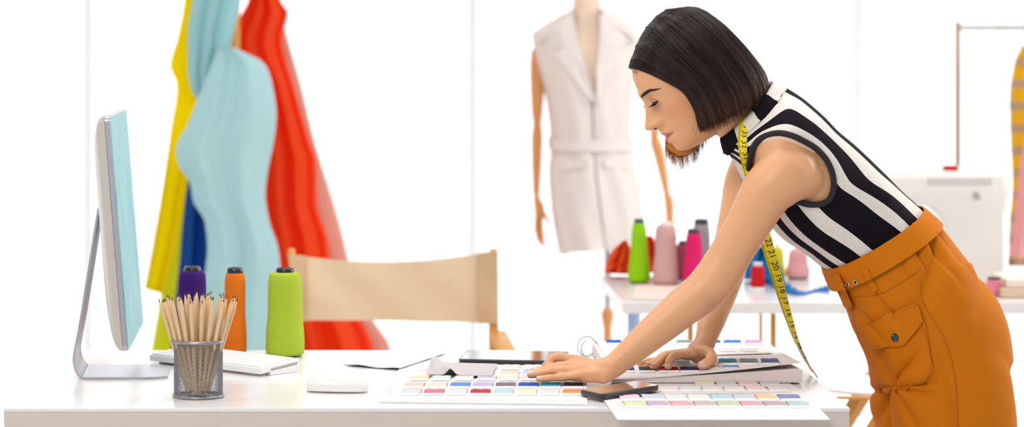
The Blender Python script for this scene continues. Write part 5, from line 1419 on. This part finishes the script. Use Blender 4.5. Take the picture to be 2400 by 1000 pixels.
def patchpoly(poly, name, off, th, par, m_, bvh=allb, cuts=5, puff=0.):
    bm = bmesh.new(); vs = [bm.verts.new((p[0], p[1], 0)) for p in poly]; f = bm.faces.new(vs)
    bmesh.ops.triangulate(bm, faces=[f])
    for _ in range(cuts): bmesh.ops.subdivide_edges(bm, edges=[e for e in bm.edges if e.calc_length() > 7], cuts=1); bmesh.ops.triangulate(bm, faces=list(bm.faces))
    r = bmesh.ops.extrude_face_region(bm, geom=list(bm.faces))
    topv = {v for v in r['geom'] if isinstance(v, bmesh.types.BMVert)}
    bm.verts.index_update(); V = []; last = None
    cx = sum(p[0] for p in poly)/len(poly); cy = sum(p[1] for p in poly)/len(poly)
    for v in bm.verts:
        h, nr = raybody(v.co.x, v.co.y, bvh, off+(th if v in topv else 0)+(puff if v in topv else 0)*max(0, 1-math.hypot(v.co.x-cx, v.co.y-cy)/70))
        if h is None: h = last or Q(v.co.x, v.co.y, -.15)
        last = h; V.append(h)
    g = G(); g.add(V, [[v.index for v in f.verts] for f in bm.faces]); bm.free()
    return mk(name, g, m_, par, auto=40)
stitch = mat('darker mustard seam', srgb(172, 98, 6), .8)
pk = patchpoly([(2056, 792), (2168, 752), (2178, 810), (2187, 868), (2160, 900), (2098, 914), (2104, 870), (2090, 830)], 'cargo_pocket', 0, .0045, trs, must, puff=.004)
fp = patchpoly([(2030, 763), (2090, 734), (2147, 709), (2156, 732), (2164, 753), (2142, 782), (2121, 807), (2086, 811), (2051, 813), (2040, 790)], 'pocket_flap', .0045, .006, pk, must, puff=.002)
def seam(pts, par, r=.0009, off=.0008, bvh=allb, n=60, m_=stitch, name='seam'):
    P = []
    for q in [crom(pts, i/(n-1)) for i in range(n)]:
        h, nr = raybody(q[0], q[1], bvh, off)
        if h is not None: P.append(h)
    if len(P) > 4: return mk(name, G().tube(P, r, 6), m_, par)
seam([(2037, 764), (2090, 739), (2145, 716)], fp, off=.0108, r=.0006)
seam([(2056, 807), (2088, 804), (2118, 800), (2140, 776), (2157, 753)], fp, off=.0108, r=.0006)
seam([(2158, 655), (2162, 700), (2185, 745), (2216, 800), (2236, 870), (2243, 930), (2246, 1000), (2250, 1100)], trs, r=.0011, off=.0002, name='side_seam')
seam([(2166, 770), (2178, 820), (2182, 864), (2158, 893), (2104, 905)], pk, r=.0006, off=.0055)
seam([(2000, 716), (2004, 760), (2024, 810), (2052, 860)], trs, r=.0011, off=0, name='fly_seam')
seam([(2003, 695), (2060, 690), (2130, 650), (2158, 628)], trs, r=.0007, off=.0005)
c, nr = raybody(2105, 787, allb, .0125)
btn = G().lathe([(.0001, -.004), (.0075, -.003), (.0085, 0), (.0075, .0022), (.004, .003), (.0001, .003)], c, 24, axis=(-.15, -1, .1))
mk('button', btn, mat('glossy black button', (.01, .01, .01), .12, coat=.8), fp, auto=60)
for x, y in ((1968, 673), (1987, 666), (2006, 661)):
    c, nr = raybody(x, y, allb, .0015)
    if c is None: continue
    ax = nr if nr.y < 0 else -nr; Mx = Vector((0, 0, 1)).rotation_difference(ax).to_matrix()
    rg = [[c+Mx@Vector(((.0042+.0013*math.cos(2*PI*j/8))*math.cos(2*PI*i/24), (.0042+.0013*math.cos(2*PI*j/8))*math.sin(2*PI*i/24), .0013*math.sin(2*PI*j/8))) for j in range(8)] for i in range(25)]
    e_ = mk('eyelet', G().loft(rg, cap=False), mat('nickel', (.7, .68, .66), .2, metal=1.), belt)
    mk('eyelet_hole', G().lathe([(.0030, -.0004), (.0030, .0004)], c, 16, axis=ax), mat('dark hole', (.02, .01, .005), .9), e_)
def loop(pts, name='belt_loop'):
    P = [raybody(x, y, allb, .004)[0] for x, y in [crom(pts, i/9) for i in range(10)]]
    if any(p is None for p in P): return
    rg = []
    for i, p in enumerate(P):
        t_ = (P[min(i+1, 9)]-P[max(i-1, 0)]).normalized(); sd = t_.cross(Vector((0, -1, 0))).normalized(); nn_ = sd.cross(t_)
        rg.append([p+sd*.006+nn_*.0015, p-sd*.006+nn_*.0015, p-sd*.006-nn_*.0015, p+sd*.006-nn_*.0015])
    mk(name, G().loft(rg), must, belt, smooth=False)
loop([(2028, 630), (2040, 656), (2056, 680)])
# belt end tab and buckle at the front
patchpoly([(1958, 644), (1972, 640), (1988, 676), (2004, 712), (1998, 722), (1988, 716), (1970, 676)], 'belt_end', .006, .003, belt, must)
rg = [Q(2192, 512, .02), Q(2203, 530, .02), Q(2212, 548, .02)]
mk('belt_loop', G().tube(rg, .003, 6), must, belt)
# shoes
shm = mat('tan leather', (.35, .18, .08), .5)
for s in (-1, 1):
    P, R = sampleR([Q(2290, 1712, s*.10), Q(2240, 1716, s*.10), Q(2180, 1730, s*.10), Q(2140, 1738, s*.10)], [.040, .043, .036, .026], 14)
    g = G().tube(P, R, 20); g.V = [(v[0], v[1], max(v[2], .004)) for v in g.V]
    mk('shoe', g, shm, woman, auto=60)

# ------------------------------------------------------------------ tape measure
tmt = thing('tape_measure', Q(1745, 300, -.08), 'yellow tape measure draped round the woman neck and hanging to the table', 'tape measure')
ty = mat('yellow tape', srgb(250, 228, 16), .4); td = mat('black print', (.01, .01, .01), .6); tw = mat('pale tape edge', (.75, .72, .62), .5)
both = BVHTree.FromPolygons([Vector(c) for c in co]+V_ if False else [Vector(c) for c in co]+[Vector(v) for r in [torsoring(*torso_at(i/40)[:2], torso_at(i/40)[2], 60, .9) for i in range(41)] for v in r],
    [tuple(p.vertices) for p in bmesh_body.polygons]+[(nv+i*60+k, nv+i*60+(k+1) % 60, nv+(i+1)*60+(k+1) % 60, nv+(i+1)*60+k) for i in range(40) for k in range(60)])
# main strand: (x, y, depth or None, half width px, )
M1 = [(1784, 226, 13), (1766, 240, 14), (1753, 262, 13), (1745, 290, 12), (1741, 315, 11), (1740, 340, 10.5), (1743, 365, 9), (1748, 392, 8)]
rows = []
def ribbon(rows, name, m_, parent, th=.0006):
    g = G(); rg = []
    for a, b_ in rows:
        nrm = Vector((0, -1, 0)); rg.append([a, b_, b_+Vector((0, th, 0)), a+Vector((0, th, 0))])
    return mk(name, g.loft(rg), m_, parent, auto=60)
n1 = 40
MP = [crom(M1, i/(n1-1)) for i in range(n1)]
rowsA = []
for i, q in enumerate(MP):
    t_ = np.array(MP[min(i+1, n1-1)][:2])-np.array(MP[max(i-1, 0)][:2]); t_ = t_/np.linalg.norm(t_); nr2 = np.array([-t_[1], t_[0]])
    pr = []
    for s in (1, -1):
        x, y = q[0]+nr2[0]*q[2]*s, q[1]+nr2[1]*q[2]*s; h, _ = raybody(x, y, both, .0045); pr.append(h)
    if pr[0] is None and pr[1] is None: continue
    if pr[0] is None: pr[0] = W(q[0]+nr2[0]*q[2], q[1]+nr2[1]*q[2], pr[1].y)
    if pr[1] is None: pr[1] = W(q[0]-nr2[0]*q[2], q[1]-nr2[1]*q[2], pr[0].y)
    # flat width: same depth for both edges, nearest of the two
    yy = min(pr[0].y, pr[1].y)
    rowsA.append([yy, q[0]+nr2[0]*q[2], q[1]+nr2[1]*q[2], q[0]-nr2[0]*q[2], q[1]-nr2[1]*q[2]])
# smooth depth
for _ in range(12):
    ys = [r[0] for r in rowsA]
    for i in range(1, len(rowsA)-1): rowsA[i][0] = min(rowsA[i][0], (ys[i-1]+ys[i+1])/2)
RA = [(W(r[1], r[2], r[0]), W(r[3], r[4], r[0])) for r in rowsA]
# hanging strand behind the near arm down to the table
y_ = rowsA[-1][0]
M2 = [(1748, 392, 8, y_), (1757, 440, 10, 6.80), (1772, 500, 13, 6.84), (1792, 552, 14, 6.85), (1806, 600, 13.5, 6.86), (1821, 650, 12.5, 6.86), (1835, 700, 11, 6.87), (1849, 745, 9, 6.87), (1862, 785, 6.5, 6.88), (1877, 820, 4, 6.89), (1893, 850, 2.6, 6.90), (1906, 876, 1.6, 6.905)]
n2 = 70; R2 = [crom(M2, i/(n2-1)) for i in range(n2)]; RB = []
for i, q in enumerate(R2):
    t_ = np.array(R2[min(i+1, n2-1)][:2])-np.array(R2[max(i-1, 0)][:2]); t_ = t_/np.linalg.norm(t_); nr2 = np.array([-t_[1], t_[0]])
    full = 14.5; dz = math.sqrt(max(0, full**2-q[2]**2))*U_
    RB.append((W(q[0]+nr2[0]*q[2], q[1]+nr2[1]*q[2], q[3]+dz), W(q[0]-nr2[0]*q[2], q[1]-nr2[1]*q[2], q[3]-dz)))
for k in (0, 1):
    for i in range(6):                       # blend the join
        f = i/6; RB[i] = (RB[i][0]*f+Vector((RB[i][0].x, RA[-1][0].y, RB[i][0].z))*(1-f), RB[i][1]*f+Vector((RB[i][1].x, RA[-1][1].y, RB[i][1].z))*(1-f))
RB = [(Vector((a.x, a.y, max(a.z, TZ+.002))), Vector((b_.x, b_.y, max(b_.z, TZ+.002)))) for a, b_ in RB]
full_rows = RA+RB[1:]
ribbon(full_rows, 'ribbon', ty, tmt)
# second end of the tape
M3 = [(1790, 556, 3, 6.92), (1803, 610, 3, 6.92), (1818, 660, 3, 6.92), (1834, 712, 3, 6.92), (1850, 760, 3, 6.91), (1868, 808, 2.2, 6.89), (1888, 846, 1.6, 6.86), (1904, 866, 1.4, 6.83), (1918, 888, 1.6, 6.815)]
n3 = 50; R3 = [crom(M3, i/(n3-1)) for i in range(n3)]; RC = []
for i, q in enumerate(R3):
    t_ = np.array(R3[min(i+1, n3-1)][:2])-np.array(R3[max(i-1, 0)][:2]); t_ = t_/np.linalg.norm(t_); nr2 = np.array([-t_[1], t_[0]])
    RC.append((W(q[0]+nr2[0]*q[2], q[1]+nr2[1]*q[2], q[3]+.008), W(q[0]-nr2[0]*q[2], q[1]-nr2[1]*q[2], q[3]-.008)))
RC = [(Vector((a.x, a.y, max(a.z, TZ+.002))), Vector((b_.x, b_.y, max(b_.z, TZ+.002)))) for a, b_ in RC]
ribbon(RC, 'ribbon_end', tw, tmt)
# print: ticks and centimetre numbers
cum = [0]
for i in range(1, len(full_rows)): cum.append(cum[-1]+((full_rows[i][0]+full_rows[i][1])/2-(full_rows[i-1][0]+full_rows[i-1][1])/2).length)
def onrib(s, w, off=.0004):
    s = min(max(s, 0), cum[-1]-1e-5); i = max(0, min(len(cum)-2, next(k for k in range(len(cum)-1) if cum[k+1] >= s))); f = (s-cum[i])/(cum[i+1]-cum[i])
    a = full_rows[i][0].lerp(full_rows[i+1][0], f); b_ = full_rows[i][1].lerp(full_rows[i+1][1], f); p = a.lerp(b_, w); t_ = full_rows[i+1][0]-full_rows[i][0]
    nn_ = t_.cross(b_-a).normalized(); nn_ = nn_ if nn_.y < 0 else -nn_
    return p+nn_*off
g = G()
s = .004; k = 0
while s < cum[-1]-.01:
    ln = .55 if k % 10 == 0 else (.34 if k % 5 == 0 else .2); hw = .00035
    V = [onrib(s-hw, 0.02), onrib(s+hw, 0.02), onrib(s+hw, ln), onrib(s-hw, ln)]; V2 = [v+Vector((0, -.0002, 0)) for v in V]
    g.add(V+V2, [(0, 1, 2, 3), (7, 6, 5, 4), (0, 4, 5, 1), (1, 5, 6, 2), (2, 6, 7, 3), (3, 7, 4, 0)]); s += .0025; k += 1
mk('tick_marks', g, td, tmt, smooth=False)
def textmesh(txt, size):
    cu = bpy.data.curves.new('t', 'FONT'); cu.body = txt; cu.size = size; cu.align_x = 'CENTER'; cu.align_y = 'CENTER'; cu.extrude = .0001
    ob = bpy.data.objects.new('t', cu); C.objects.link(ob); me = bake(ob); return [v.co.copy() for v in me.vertices], [tuple(p.vertices) for p in me.polygons]
s = .012; num = 40; g = G()
while s < cum[-1]-.03:
    V, Fq = textmesh(str(num), .0185)
    g.add([onrib(s-v.y*-1*0+v.x, .66+v.y/.026, .0004+v.z) for v in V], Fq); s += .025; num -= 1
mk('numbers', g, td, tmt, smooth=False)
bands = []
for s0, s1 in ((.36, .43), (.62, .70)):
    pass

# pencil held in the near hand
p0 = W(1245, 864, 6.745); p0.z = max(p0.z, TZ+.0075); p1 = W(1400, 846, 6.80)
d_ = (p1-p0).normalized()
hp = thing('pencil', p0, 'wooden pencil with a sharpened tip held in the hand on the sample folder', 'pencil')
mk('barrel', G().lathe([(.0012, .004), (.0036, .022), (.0036, .130), (.003, .132)], p0, 8, axis=d_), mat('yellow wood pencil', srgb(214, 178, 96), .45), hp, auto=30)
mk('graphite_tip', G().lathe([(.0003, -.001), (.0013, .0045)], p0, 8, axis=d_), graphite, hp)
# ------------------------------------------------------------------ light
wd = bpy.data.worlds.new('World'); bpy.context.scene.world = wd; wd.use_nodes = True
bg = wd.node_tree.nodes['Background']; bg.inputs[0].default_value = (.96, .98, 1, 1); bg.inputs[1].default_value = .60
def light(name, kind, loc, target, energy, col, size=None, sizey=None):
    l = bpy.data.lights.new(name, kind); l.energy = energy; l.color = col
    if kind == 'AREA': l.shape = 'RECTANGLE'; l.size = size; l.size_y = sizey or size
    o = bpy.data.objects.new(name, l); C.objects.link(o); o.location = loc
    o.rotation_euler = (Vector(target)-Vector(loc)).to_track_quat('-Z', 'Y').to_euler(); return o
s = light('sun', 'SUN', (0, 20, 9), (0, 10, 2), 4.8, (1, .98, .96)); s.data.angle = .02
light('ceiling_light', 'AREA', (.4, 7.2, 3.05), (.4, 7.0, .75), 29, (1, .97, .94), 3.4, 1.0)  # unseen fill added overhead to brighten the papers and table top
light('ceiling_softbox', 'AREA', (-.9, 4.4, 3.02), (.9, 6.8, .9), 52, (1, .90, .78), 1.3, 1.0)  # unseen warm fill added at upper left front for skin highlights
light('window_side_light', 'AREA', (4.6, 8.4, 2.2), (1.2, 6.9, 1.2), 60, (1, .96, .9), 1.6, 1.6)  # area light inside the room, aimed at the woman from the right
sc_ = bpy.context.scene
sc_.view_settings.view_transform = 'Standard'; sc_.view_settings.look = 'None'; sc_.view_settings.gamma = 1; sc_.view_settings.use_curve_mapping = False
sc_.view_settings.exposure = 0.42
sc_.cycles.max_bounces = 8
